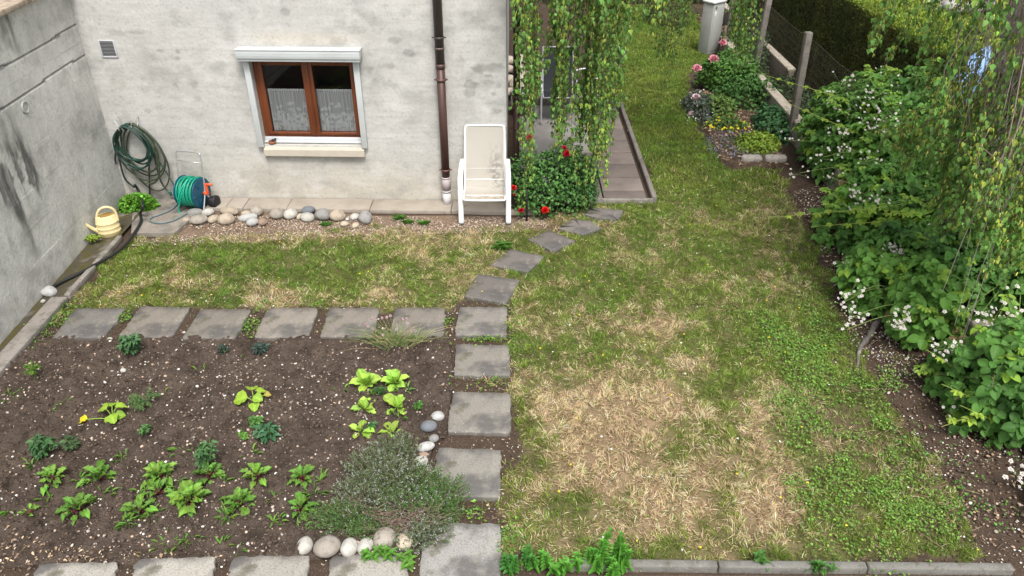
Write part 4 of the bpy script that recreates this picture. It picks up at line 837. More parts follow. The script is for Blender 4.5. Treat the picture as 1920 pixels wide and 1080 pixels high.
# patio chairs (black sling, silver frame), half hidden by the birch twigs
def patio_chair(c, yaw, label):
    t = thing('patio_chair', label, 'chair', c, 'black and silver patio chairs'); Rz = rotz(yaw); c = np.array(c)
    T = lambda p: c+np.asarray(p, float) @ Rz.T
    ms = mat('silver_tube', (.55, .55, .57), .35, metal=.4, spec=.5)
    for s_ in (-1, 1):
        b = Batch(); b.tube(T(spline([(s_*.27, -.30, 0), (s_*.27, -.29, .35), (s_*.27, -.27, .56), (s_*.27, -.20, .63), (s_*.27, 0, .65), (s_*.26, .2, .66)], 30)), .015, 10); b.build('front_leg', ms, t)
        b = Batch(); b.tube(T([(s_*.25, -.05, .42), (s_*.26, .34, 0)]), .013, 8); b.build('rear_leg', ms, t)
    b = Batch()
    for s_ in (-1, 1): b.tube(T(spline([(s_*.235, -.26, .42), (s_*.235, .1, .38), (s_*.235, .2, .45), (s_*.235, .36, .95), (s_*.235, .38, 1.02)], 24)), .012, 8)
    b.tube(T([(-.235, .38, 1.02), (.235, .38, 1.02)]), .012, 8); b.tube(T([(-.235, -.26, .42), (.235, -.26, .42)]), .012, 8); b.build('frame', ms, t)
    b = Batch(); path = spline([(-.26, .425), (.1, .385), (.2, .455), (.36, .95), (.38, 1.02)], 30); V = [T((x, p[0], p[1])) for p in path for x in (-.23, 0, .23)]
    b.add(V, [(i*3+j, i*3+j+1, i*3+j+4, i*3+j+3) for i in range(29) for j in range(2)], (.02, .022, .028)); b.build('sling', mat('black_sling', rough=.7, attr=True), t)
patio_chair((.72, 11.75, .025), 0, 'black mesh patio chair facing the garden, its two silver arms showing through the birch curtain')
patio_chair((1.30, 12.0, .025), R0(-78), 'black mesh patio chair turned sideways beside the patio kerb, only its thin edge visible')

# hose hanger, hoses, tap, reel
M_hose = mat('hose', rough=.38, attr=True, spec=.4)
b = Batch(); sh = .0045
for q in ([wp(222, 219, .01), wp(236, 240, .14)], [wp(258, 219, .01), wp(258, 236, .14)], [wp(233, 246, .17), wp(214, 226, .12), wp(229, 222, .06)], [wp(246, 246, .18), wp(246, 225, .1), wp(236, 238, .14)], [wp(214, 226, .12), wp(224, 245, .19)]): b.tube(q, sh, 6, (.45, .45, .45))
b.add(ICO[1][0]*.01+wp(222, 219, .01), ICO[1][1], (.3, .3, .3)); b.add(ICO[1][0]*.01+wp(258, 219, .01), ICO[1][1], (.3, .3, .3))
tag(b.build('hose_hanger', mat('wire_metal', rough=.4, attr=True, metal=.4)), 'bent wire hose hanger bolted to the house wall in the left corner', 'hanger')
g = np.random.default_rng(21)
hc = thing('garden_hose', 'dark green garden hoses coiled in long loops on the wire hanger in the corner', 'hose', HW(4.5, .3))
def coil(turns, s0_, zt, rs, rz, off, col, name, seed, r_=.0105):
    g = np.random.default_rng(seed); P = []
    for k in range(turns):
        a_s = rs*g.uniform(.75, 1.15); a_z = rz*g.uniform(.8, 1.18); cs = s0_+g.uniform(-.03, .03); oo = off+g.uniform(0, .07)
        for i in range(28):
            a = i/28*2*math.pi; z = zt-a_z+a_z*math.cos(a); pinch = .62+.38*math.sin(min(1, (zt-z)/(2*a_z))*math.pi*.62+.25)
            P.append(HW(cs-a_s*math.sin(a)*pinch*1.1-.05*(zt-z), z, oo+.02*math.sin(a)))
    b = Batch(); b.tube(spline(P[::2], len(P)*2), r_, 7, col); b.build(name, M_hose, hc)
coil(4, 4.52, 1.03, .22, .27, .06, (.012, .060, .040), 'coil', 3)
coil(3, 4.47, 1.04, .25, .33, .10, (.045, .060, .035), 'coil', 5, .0115)
coil(3, 4.52, 1.02, .19, .235, .11, (.016, .045, .035), 'coil', 9, .0095)
coil(2, 4.46, 1.0, .27, .37, .05, (.06, .065, .05), 'coil', 12, .009)
b = Batch(); b.tube(spline([wp(258, 236, .12), wp(270, 255, .1), wp(284, 280, .08), wp(290, 297, .07), wp(298, 330, .06), wp(306, 348, .06), wp(317, 360, .07)], 40), .0095, 7, (.05, .055, .045)); b.tube([wp(315, 356, .07), wp(322, 366, .07)], .016, 8, (.03, .12, .09)); b.build('loose_end', M_hose, hc)
b = Batch(); b.tube(spline([wp(258, 232, .1), wp(272, 256, .1), wp(291, 292, .09), wp(310, 320, .08), wp(325, 345, .1), wp(333, 362, .12), wp(334, 376, .14)], 40), .008, 7, (.03, .075, .05)); b.tube([wp(276, 261, .1), wp(281, 269, .1)], .017, 8, (.03, .14, .11)); b.build('loose_end', M_hose, hc)
for q in ([wp(217, 270, .05), wp(216, 310, .05), wp(217, 350, .06), wp(222, 378, .1)], [wp(279, 290, .05), wp(280, 330, .05), wp(281, 370, .06)], [wp(226, 236, .12), wp(220, 270, .1), wp(232, 330, .08), wp(252, 352, .07)]):
    b = Batch(); b.tube(spline(q, 24), .0115, 8, (.03, .035, .032)); b.build('hanging_length', M_hose, hc)
# tap
c = wp(287, 298, .05); tp = thing('wall_tap', 'small metal garden tap on the wall right of the coiled hoses', 'tap', c)
b = Batch(); b.tube([c+(0, .06, 0), c, c+(-.012, -.045, -.02), c+(-.014, -.05, -.06)], .011, 8, (.4, .4, .38)); b.lathe([(.022, 0), (.022, .006)], c+(0, .05, 0), 12, (.35, .35, .33), axis=(0, -1, 0)); b.build('spout', MATS['wire_metal'], tp)
b = Batch(); b.tube([c+(0, -.01, 0), c+(0, -.01, .04)], .006, 6, (.4, .4, .38)); b.box(c+(0, -.01, .045), (.05, .012, .008), bevel=.003, col=(.3, .3, .3)); b.build('handle', MATS['wire_metal'], tp)
# thick black hose across the strip
P = [wp(252, 345, .06), wp(262, 362, .1), G(268, 385, .22), G(263, 400, .06), G(264, 416, .05), G(250, 440, .05), G(236, 457, .05), G(214, 476, .05), G(186, 492, .05), G(150, 512, .045), G(112, 530, .035), G(96, 540, .03)]
b = Batch(); b.tube(spline(P, 90), .0165, 9, (.018, .019, .02)); tag(b.build('black_hose', M_hose), 'thick black hose running from the corner over the drain strip to the retaining wall', 'hose')
P = [G(350, 337, .3), G(344, 338, .3), G(337, 345, .26), G(335, 362, .15), G(333, 378, .07), G(322, 392, .045), G(300, 402, .045), G(285, 407, .045), G(280, 413, .045), G(288, 417, .045), G(305, 418, .045), G(330, 411, .045), G(352, 399, .045), G(360, 394, .05)]
b = Batch(); b.tube(spline(P, 90), .0095, 8, (.14, .19, .20)); tag(b.build('grey_hose', M_hose), 'pale blue grey hose looping over the corner pad to the hose reel', 'hose')
# reel cart
c = np.array((-3.93, 8.60, 0)); rl_ = thing('hose_reel', 'hose reel cart with turquoise hose, blue drum sides and orange crank', 'hose reel', c); yw = R0(-14); Rr = rotz(yw)
T = lambda p: c+np.asarray(p, float) @ Rr.T
ax = Rr @ np.array((1, 0, 0)); zc_ = .235
mh = mat('chrome', (.55, .56, .57), .3, metal=.7, spec=.5)
b = Batch(); P = [(-.175, -.12, .0), (-.175, .0, .24), (-.172, .05, .46), (-.165, .085, .66), (-.13, .095, .715), (.13, .095, .715), (.165, .085, .66), (.172, .05, .46), (.175, 0, .24), (.175, -.12, .0)]; b.tube(T(spline(P, 90)), .0095, 9); b.tube(T([(-.168, .072, .6), (.168, .072, .6)]), .004, 6); b.build('frame', mh, rl_)
b = Batch()
for s_ in (-1, 1): b.tube(T([(s_*.185, 0, .24), (s_*.185, .13, .02)]), .009, 8)
b.build('rear_leg', mh, rl_)
for s_ in (-1, 1):
    b = Batch(); b.lathe([(.03, 0), (.182, 0), (.192, .006), (.187, .014), (.15, .010), (.09, .016), (.04, .03), (.01, .03)], T((s_*.118, 0, zc_)), 36, (.006, .07, .12), axis=ax*s_)
    for k in range(6): a = k*math.pi/3; b.tube([T((s_*.136, .05*math.cos(a), zc_+.05*math.sin(a))), T((s_*.131, .165*math.cos(a), zc_+.165*math.sin(a)))], .006, 6, (.004, .06, .12))
    b.build('drum_side', mat('drum_plastic', rough=.4, attr=True, spec=.4), rl_)
P = []
for lay, rr in ((0, .146), (1, .172)):
    for k in range(10*24): a = k/24*2*math.pi; r2 = rr+.009*math.sin(k*.11+lay)+.006*math.sin(k*.37); xx = (-.099+.198*(k/(10*24)))*(1 if lay == 0 else -1)+.006*math.sin(k*.05); P.append(T((xx, r2*math.cos(a), zc_+r2*math.sin(a))))
b = Batch(); b.tube(P, .0105, 7, (.012, .27, .17)); b.tube(T(spline([(-.02, -.175, zc_+.05), (-.06, -.19, zc_-.06), (-.10, -.20, .06), (-.06, -.2, .02), (.05, -.17, .025), (.11, -.10, .04)], 40)), .0098, 7, (.01, .30, .20))
b.tube(T(spline([(.02, -.05, zc_+.185), (-.02, -.15, zc_+.11), (-.06, -.195, zc_), (-.09, -.185, zc_-.08)], 30)), .0098, 7, (.01, .33, .22)); b.build('wound_hose', M_hose, rl_)
b = Batch(); b.tube(T([(.16, 0, zc_), (.215, 0, zc_)]), .02, 12, (.75, .10, .03)); b.box(T((.215, 0, zc_+.06)), (.022, .034, .15), rot=Rr, bevel=.006, col=(.75, .10, .03)); b.tube(T([(.215, 0, zc_+.125), (.30, 0, zc_+.125)]), .0145, 12, (.75, .10, .03)); b.build('crank', mat('orange_plastic', rough=.4, attr=True, spec=.4), rl_)
b = Batch(); b.box(T((.20, .06, .10)), (.07, .10, .11), rot=Rr, bevel=.02, col=(.02, .02, .022)); b.lathe([(.02, -.02), (.075, -.02), (.08, -.01), (.08, .012), (.07, .02), (.02, .024)], T((.235, .09, .085)), 24, (.018, .018, .02), axis=ax); b.build('wheel', MATS['black_plastic'], rl_)
b = Batch(); b.box(T((-.165, 0, .30)), (.035, .03, .03), rot=Rr, bevel=.006, col=(.35, .35, .33)); b.box(T((-.165, -.01, .16)), (.03, .03, .03), rot=Rr, bevel=.006, col=(.6, .1, .05)); b.build('hose_coupling', MATS['orange_plastic'], rl_)
# watering can
c = np.array((*G(208, 441)[:2], .012)); wc = thing('watering_can', 'pale yellow plastic watering can with arched handle on the mossy strip by the retaining wall', 'watering can', c)
my = mat('yellow_plastic', rough=.45, attr=True, spec=.4, n=[(8, 4, (.60, .48, .22, .5), .45, .75)]); yc = (.72, .60, .33)
def ell(prof, c, seg, col, sx, sy, yaw):
    b = Batch(); b.lathe(prof, (0, 0, 0), seg, col); V = b.V[-1]*(sx, sy, 1); b.V[-1] = V @ rotz(yaw).T+c; return b
yaw = R0(25)
b = ell([(.105, 0), (.112, .006), (.116, .05), (.119, .055), (.115, .06), (.113, .10), (.117, .105), (.112, .11), (.108, .16), (.112, .165), (.106, .17), (.095, .235), (.085, .25), (.07, .252), (.055, .235)], c, 36, yc, 1.1, .85, yaw); b.build('body', my, wc)
b = ell([(.062, .243), (.066, .246), (.062, .249), (.05, .2485)], c+rotz(yaw) @ np.array((.02, 0, .004)), 24, (.28, .16, .03), 1.1, .85, yaw); b.build('fill_opening', my, wc)
T2 = lambda p: c+np.asarray(p, float) @ rotz(yaw).T
b = Batch(); b.tube(T2(spline([(-.085, 0, .21), (-.075, 0, .27), (-.03, 0, .33), (.04, 0, .345), (.10, 0, .31), (.12, 0, .24), (.118, 0, .15)], 40)), .0145, 10, yc); b.build('handle', my, wc)
b = Batch(); b.tube(T2(spline([(-.10, -.01, .06), (-.16, -.02, .12), (-.22, -.035, .20), (-.27, -.045, .235)], 20)), np.linspace(.026, .013, 20), 12, yc); b.tube(T2([(-.262, -.043, .228), (-.285, -.048, .246)]), [.015, .02], 12, (.66, .45, .12)); b.build('spout', my, wc)

# ================================================================== COBBLES
cob = [(349, 412, 15, 10, 'bg', 'small beige cobble at the left end of the row, touching the corner pad'), (367, 399, 30, 16, 'gr', 'flat grey cobble leaning at the foot of the hose reel'), (372, 414, 33, 20, 'gb', 'big grey beige cobble with a dark pit in front of the hose reel'),
       (390, 399, 20, 17, 'wh', 'white cobble right of the hose reel foot'), (401, 411, 18, 18, 'bg', 'round beige cobble between two larger ones in front of the hose reel'), (431, 397, 38, 17, 'bg', 'long flat beige cobble against the paving strip, right of the hose reel'),
       (425, 413, 30, 21, 'bg', 'oval beige cobble in front of the long flat one'), (461, 399, 18, 10, 'cr', 'small cream cobble half hidden against the paving strip'), (481, 397, 24, 19, 'gb', 'greige angular cobble against the paving strip'), (465, 408, 33, 14, 'wg', 'flat whitish grey cobble in front of the small cream one'),
       (473, 417, 21, 16, 'wg', 'pale grey cobble lying foremost in its cluster'), (492, 416, 17, 15, 'br', 'small reddish brown cobble right of the cluster'), (519, 403, 26, 20, 'gb', 'brownish grey round cobble alone left of a white one'), (545, 404, 25, 21, 'wh', 'bright white round cobble right of the brownish grey one'),
       (562, 405, 12, 13, 'cr', 'narrow cream cobble squeezed between white stones'), (578, 395, 24, 16, 'dk', 'dark blue grey cobble perched on the paving edge'), (577, 409, 25, 17, 'wh', 'white cobble right in front of the dark blue grey one'), (606, 406, 30, 23, 'gr', 'large mid grey cobble right of the dark blue grey one'),
       (632, 407, 28, 22, 'bg', 'large beige egg shaped cobble between two grey ones'), (651, 409, 8, 9, 'wh', 'tiny white cobble beside the large beige egg'), (646, 419, 15, 11, 'cr', 'small cream cobble in front of the large beige egg'), (665, 407, 17, 13, 'wh', 'small white angular cobble left of the last grey one'),
       (666, 421, 12, 13, 'cr', 'small cream cobble lying foremost near the right end'), (684, 410, 25, 24, 'gr', 'smooth grey cobble at the right end of the row along the wall')]
CC = dict(bg=(.38, .32, .25), gr=(.25, .245, .235), gb=(.31, .28, .24), wh=(.42, .405, .37), cr=(.47, .40, .31), wg=(.40, .40, .39), br=(.28, .20, .15), dk=(.15, .165, .185))
def cobble(i, px, py, w_, h_, k, lab, grp, zc=.03, name='cobble', rh=.17):
    z = zc; p = G(px, py, z); r = ray(px, py); dist = (p[1]*cp+(CAM_H-z)*sp); m = dist/FPX
    sx = w_*m; sy = h_*m*1.15; sz = min(sx, sy)*.8
    b = Batch(); rock(b, (p[0], p[1], sz*.30), (sx, sy, sz), random.uniform(-.3, .3), np.array(CC[k])*random.uniform(.92, 1.08), 10+i, 4, rh)
    return tag(b.build(name, M_stone, loc=(p[0], p[1], 0)), lab, 'cobble', grp)
for i, (px, py, w_, h_, k, lab) in enumerate(cob): cobble(i, px, py, w_*1.06, h_*1.15, k, lab, 'cobbles along the house wall')
bst = [(571, 1019, 31, 31, 'wh', 'egg shaped whitish border stone standing at the left end of the front row'), (613, 1024, 50, 37, 'gb', 'largest beige grey border stone lying second in the front row'), (654, 1022, 31, 31, 'wh', 'white rounded border stone, third in the front row'), (684, 1021, 29, 31, 'wh', 'white rounded border stone, fourth in the front row, left of the brownish one'),
       (720, 1007, 40, 40, 'gb', 'tall brownish border stone in front of the thyme, weeds at its foot'), (758, 1012, 31, 33, 'cr', 'cream border stone at the right end of the front row, half under thyme'),
       (820, 777, 27, 20, 'wg', 'light grey stone uppermost of the stones beside the path slabs'), (803, 796, 31, 23, 'dk', 'dark slate coloured stone beside the path slabs'), (813, 817, 19, 16, 'gr', 'small grey stone just below the dark slate one'), (798, 833, 35, 18, 'wg', 'flat pale grey stone beside the thyme top'),
       (794, 847, 22, 11, 'br', 'small pinkish brown stone right under the flat pale grey one'), (790, 860, 24, 19, 'wh', 'bright white stone at the right side of the thyme bush'), (799, 882, 22, 22, 'br', 'round brown stone half hidden by the thyme'), (806, 900, 18, 18, 'br', 'small reddish stone at the edge of the slab beside the thyme')]
for i, (px, py, w_, h_, k, lab) in enumerate(bst): cobble(40+i, px, py, w_*1.04, h_*1.08, k, lab, 'border stones of the bed', .05, 'border_stone', .11)
cobble(60, 92, 545, 27, 22, 'wg', 'pale grey boulder lying against the retaining wall at the end of the black hose', None, .05); cobble(61, 80, 562, 9, 8, 'wh', 'tiny white stone in front of the boulder by the retaining wall', None, .03); cobble(62, 187, 484, 10, 5, 'wg', 'flat white stone beside the black hose on the drain strip', None, .03)
for i, (px, py, s_) in enumerate([(231, 694, 11), (206, 635, 9), (345, 622, 6), (1355, 700, 0)]):
    if s_: cobble(70+i, px, py, s_, s_*.8, 'wh', ['white stone lying alone on the soil in the upper left of the bed', 'small white stone just below the gap of the first two slabs', 'tiny white stone below the third slab'][i], 'single white stones on the bed soil', .015)

# ================================================================== PLANTS OF THE BED
LET = leaf(9, 6, 'spoon', .22, .22, .045, 2); LET2 = leaf(9, 6, 'spoon', .12, .35, .06, 5)
BEET = leaf(8, 6, 'spoon', .25, .42, .13, 8); BEET2 = leaf(8, 6, 'ovate', .15, .45, .10, 4)
def midrib(V0, nl, nw):   # lighter along the middle
    return np.array([1.28 if j == nw//2 else (1.0+.12*math.sin(i*2.1+j)) for i in range(nl+1) for j in range(nw+1)])
def rosette(b, c, n, l, w_, e0, e1, tm, vc, col, seed, up=0, petiole=None, pb_=None, spread=.02):
    g = np.random.default_rng(seed); a = np.arange(n)*2.399+g.random()*6+g.normal(0, .25, n); t = np.arange(n)/max(1, n-1)
    el = np.radians(e0+(e1-e0)*t+g.normal(0, 7, n)); d = np.stack([np.cos(a)*np.cos(el), np.sin(a)*np.cos(el), np.sin(el)], 1)
    nn = np.stack([-np.cos(a)*np.sin(el), -np.sin(a)*np.sin(el), np.cos(el)], 1)+g.normal(0, .22, (n, 3)); L_ = l*g.uniform(.7, 1.12, n)*(1-.25*t)
    base = np.asarray(c)+d*spread
    if petiole:
        pl = L_*petiole; ends = base+d*pl[:, None]
        for i in range(n): pb_.tube([np.asarray(c)+(0, 0, .0), base[i]+d[i]*pl[i]*.5+(0, 0, .008), ends[i]+d[i]*L_[i]*.12], [.0042, .0034, .002], 5, up if not isinstance(up, int) else (.2, .02, .04))
        base = ends
    b.scatter(tm, base, frames(d, nn), np.stack([L_*w_, L_, L_], 1), jcol(col, n, .15, g, .06), vcol=vc)
vL = midrib(0, 9, 6); vB = midrib(0, 8, 6)
def P0(px, py): p = G(px, py); return np.array((p[0], p[1], float(bed_h(np.array([p[0]]), np.array([p[1]]))[0])))
def foliage_plant(name, label, cat, grp, px, py, parts, root_dy=.0):
    c = P0(px, py); t = thing(name, label, cat, c, grp); lf, st = Batch(), Batch(); parts(lf, st, c); lf.build('leaves', M_leaf, t)
    if st.n: st.build('stems', M_stem, t)
    return t
lt = [(687, 722, 22, .145, 'full lettuce, upper left one of the six light green heads'), (741, 718, 20, .135, 'lettuce with tall heart leaves, upper right one of the six'), (683, 768, 13, .12, 'medium lettuce, middle left one of the six'), (746, 766, 11, .15, 'lettuce with broad spread leaves, middle right one of the six'), (676, 810, 8, .125, 'sparse lettuce with few leaves, lower left one of the six'), (736, 814, 9, .12, 'small lettuce with one upright leaf, lower right one of the six above the thyme')]
for i, (px, py, n, l, lab) in enumerate(lt):
    foliage_plant('lettuce', lab, 'lettuce', 'young lettuces in the bed', px, py, lambda lf, st, c: (rosette(lf, c, int(n*.55), l*.95, .66, 28, 82, LET, vL, (.33, .52, .085), 30+i), rosette(lf, c, max(3, n//4), l*.85, .66, 12, 35, LET2, vL, (.28, .46, .07), 60+i)))
bt = [(104, 905, 16, .15, 'bushy beet plant at the far left of the front rows'), (190, 900, 11, .19, 'open beet plant with one tall curled leaf, second from the left in the back row'), (150, 962, 13, .17, 'beet plant with leaves stretched to the left, in the front row near the left'), (299, 898, 19, .17, 'dense tall beet plant in the middle group, topmost of three'), (297, 925, 9, .15, 'beet plant squeezed below the dense tall one'),
      (263, 962, 12, .165, 'beet plant with a dark red heart in front of the middle group'), (357, 940, 20, .20, 'largest beet plant with dark purple stems in the middle of the front rows'), (395, 895, 12, .16, 'beet plant under the dark potato shoots'), (450, 945, 16, .18, 'broad beet plant with pale crinkled leaves right of the largest one'), (484, 900, 13, .145, 'compact beet plant in the back row, second from the right'),
      (568, 900, 15, .14, 'fresh compact beet plant at the right end of the back row'), (566, 960, 14, .14, 'upright beet plant at the right end of the front row, near the thyme'), (57, 970, 7, .09, 'tiny yellowish beet seedling near the left edge')]
for i, (px, py, n, l, lab) in enumerate(bt):
    foliage_plant('beet_plant', lab, 'beet plant', 'beet plants in the bed', px, py, lambda lf, st, c: (rosette(lf, c, int(n*1.1), l*.56, .62, 22, 78, BEET, vB, (.13, .27, .045) if i % 3 else (.18, .34, .055), 90+i, up=(.16, .03, .05), petiole=.42, pb_=st), rosette(lf, c, max(3, n//3), l*.48, .65, 12, 30, BEET2, vB, (.15, .28, .045), 120+i, up=(.16, .03, .05), petiole=.5, pb_=st)))
# squash plants
SQ = leaf(7, 6, 'ovate', .18, .28, .06, 6); vS = midrib(0, 7, 6)
def squash(lf, st, c, spec, sc=1):
    for a, rad, h, s_, col in spec:
        a = R0(a); e = c+np.array((math.cos(a)*rad, math.sin(a)*rad, h))*sc; st.tube(spline([c, c+(e-c)*.5+(0, 0, h*.3*sc), e], 8), .004, 6, (.22, .34, .06))
        d = np.array([[math.cos(a), math.sin(a), -.12]]); lf.scatter(SQ, [e-d[0]*.03*sc], frames(d, np.array([[0., -.15, 1.]])+rng.normal(0, .15, (1, 3))), [[s_*1.05*sc, s_*sc, s_*sc]], [col], vcol=vS)
Lg = (.30, .46, .05)
foliage_plant('squash_plant', 'young squash plant with one bright yellow wilted leaf on its left', 'squash plant', 'squash plants in the bed', 212, 784, lambda lf, st, c: squash(lf, st, c, sc=.78, spec=[(100, .09, .12, .12, Lg), (160, .07, .13, .12, Lg), (30, .08, .14, .12, (.32, .5, .06)), (-60, .05, .08, .12, (.28, .44, .05)), (-100, .04, .04, .10, (.24, .40, .05)), (10, .06, .05, .10, (.24, .40, .05)), (192, .27, .045, .12, (.72, .62, .03))]))
foliage_plant('squash_plant', 'young squash plant with large light green leaves in the middle of the bed', 'squash plant', 'squash plants in the bed', 478, 757, lambda lf, st, c: squash(lf, st, c, sc=.66, spec=[(185, .10, .09, .20, (.30, .46, .05)), (110, .08, .16, .15, (.30, .45, .05)), (45, .09, .13, .13, Lg), (-20, .03, .10, .13, (.26, .42, .05)), (-75, .07, .03, .13, (.28, .46, .05)), (20, .16, .09, .09, (.42, .36, .08))]))
# dark compound leaved plants (potatoes and the like)
def compound(lf, st, c, h, spread, nst, nleaf, ls, col, seed, lean=0, stcol=(.12, .2, .05), tm=L_OV):
    g = np.random.default_rng(seed)
    for i in range(nst):
        a = g.random()*6.28; rr = spread*g.random()**.6; top = c+np.array((math.cos(a)*rr+lean, math.sin(a)*rr, h*g.uniform(.65, 1))); mid = c+(top-c)*.5+np.array((0, 0, h*.12)); P = spline([c+(0, 0, -.01), mid, top], 12); st.tube(P, np.linspace(.005, .002, 12)*(.5+h), 5, stcol)
        for k in range(nleaf):
            t = .25+.75*k/nleaf; p = P[int(t*11)]; az = g.random()*6.28; d0 = np.array((math.cos(az), math.sin(az), .25)); s_ = ls*g.uniform(.7, 1.15)*(1-.35*(t > .9))
            q = p+d0*s_*.5; side = np.array((-d0[1], d0[0], 0)); PP = [q, q+side*s_*.25, q-side*s_*.25, q-d0*s_*.3+side*s_*.2, q-d0*s_*.3-side*s_*.2]; DD = [d0, side+d0*.5, -side+d0*.5, side*1.2+d0*.2, -side*1.2+d0*.2]
            lf.scatter(tm, PP, frames(DD, np.tile((0, 0, 1.), (5, 1))+g.normal(0, .3, (5, 3))), np.stack([np.full(5, s_*.55)*[1, .8, .8, .6, .6], np.full(5, s_)*[1, .8, .8, .6, .6], np.full(5, s_)], 1), jcol(col, 5, .16, g, .06))
dk = (.07, .16, .06)
pp_ = [('potato_plant', 'tall dark green potato plant in front of the second slab', 250, 664, .24, .09, 5, 8, .06, (.09, .19, .08), 'potato plant'), ('potato_plant', 'dark potato shoots rising above a beet plant in the middle of the bed', 390, 880, .24, .085, 5, 7, .055, (.09, .19, .07), 'potato plant'), ('potato_plant', 'dark green potato plant near the left edge of the bed', 82, 852, .14, .10, 5, 6, .06, dk, 'potato plant'),
       ('potato_plant', 'small dark seedling right of the left potato plant', 138, 840, .08, .09, 4, 4, .045, (.07, .12, .05), 'potato plant'), ('seedling', 'bluish dark seedling below the fourth slab', 487, 660, .07, .05, 4, 4, .05, (.045, .075, .06), 'seedling'), ('seedling', 'small bluish dark seedling below the third slab', 421, 662, .06, .04, 3, 3, .04, (.045, .075, .055), 'seedling'),
       ('seedling', 'small green seedling between the squash plant and the beets', 276, 812, .05, .05, 3, 3, .045, (.09, .2, .06), 'seedling'), ('seedling', 'dark green seedling with three broad leaves below the squash plant', 506, 824, .07, .05, 3, 3, .075, (.06, .16, .07), 'seedling'), ('seedling', 'bright green seedling just above the dark three leaved one', 478, 800, .05, .07, 4, 3, .04, (.11, .25, .06), 'seedling'),
       ('seedling', 'creeping light green seedling left of the three leaved one', 458, 820, .03, .07, 4, 3, .035, (.13, .27, .05), 'seedling'), ('seedling', 'small green seedling right of the upper lettuces', 783, 765, .05, .04, 3, 4, .035, (.08, .2, .04), 'seedling'), ('seedling', 'small dark weed beside the lower lettuces', 696, 806, .05, .04, 3, 4, .035, (.07, .18, .05), 'seedling'), ('seedling', 'weed growing between the upper lettuces', 712, 735, .06, .07, 5, 4, .035, (.06, .14, .04), 'seedling')]
for i, (nm, lab, px, py, h, sp_, ns, nl, ls, col, cat) in enumerate(pp_): foliage_plant(nm, lab, cat, {'potato_plant': 'potato plants in the bed', 'seedling': 'seedlings and single weeds in the bed'}[nm], px, py, lambda lf, st, c: compound(lf, st, c, h, sp_, ns, nl, ls, col, 200+i))
# feathery carrot plant
def feather(lf, st, c, n, h, sp_, col, seed):
    g = np.random.default_rng(seed)
    for i in range(n):
        a = g.random()*6.28; P = spline([c, c+(math.cos(a)*sp_*.4, math.sin(a)*sp_*.4, h*.8), c+(math.cos(a)*sp_, math.sin(a)*sp_, h*g.uniform(.6, 1))], 14); st.tube(P, .0018, 4, (.14, .22, .06)); d = np.gradient(P, axis=0)
        k = np.repeat(np.arange(4, 14), 4); n_ = len(k); lf.scatter(L_LA, P[k], frames(nrm(d[k])+rand_dirs(n_, g)*.9, np.tile((0, 0, 1.), (n_, 1))), np.stack([np.full(n_, .006), g.uniform(.02, .035, n_), np.full(n_, .02)], 1), jcol(col, n_, .2, g))
foliage_plant('carrot_plant', 'feathery grey green carrot plant right of the yellow leaved squash', 'carrot plant', None, 277, 764, lambda lf, st, c: feather(lf, st, c, 16, .12, .11, (.13, .22, .08), 7))
foliage_plant('herb_seedling', 'thin light green herb seedling near the upper left corner of the bed', 'seedling', None, 70, 712, lambda lf, st, c: feather(lf, st, c, 6, .16, .05, (.16, .30, .05), 8))
# grassy weeds scattered in the bed, too many and small to name
g = np.random.default_rng(77); b = Batch()
for px, py, n in [(95, 935, 14), (195, 930, 12), (240, 985, 26), (285, 965, 20), (430, 975, 26), (425, 960, 16), (310, 1018, 12), (360, 1012, 8), (230, 860, 10), (340, 845, 10), (590, 930, 16), (600, 905, 8), (515, 935, 8), (18, 745, 10), (15, 965, 10), (60, 870, 12), (415, 1025, 6), (450, 1035, 6), (515, 985, 14), (120, 755, 6), (470, 850, 6), (560, 1000, 4), (640, 735, 4), (380, 700, 4), (150, 905, 8), (700, 740, 14), (750, 790, 8), (300, 740, 5), (760, 735, 8), (345, 1015, 8), (420, 905, 8), (335, 905, 10), (275, 925, 10)]:
    c = P0(px, py); a = g.random(n)*6.28; rr = g.random(n)*.07; P = c+np.stack([np.cos(a)*rr, np.sin(a)*rr, 0*a], 1); d = np.stack([np.cos(a), np.sin(a), g.uniform(.4, 1.5, n)], 1); l = g.uniform(.03, .075, n)
    b.scatter(L_LA, P, frames(d, np.tile((0, 0, 1.), (n, 1))), np.stack([l*.2, l, l], 1), jcol((.14, .27, .045), n, .2, g))
tag(b.build('bed_weeds', M_leaf), 'scattered grassy weeds sprouting between the beets', 'weeds', kind='stuff')
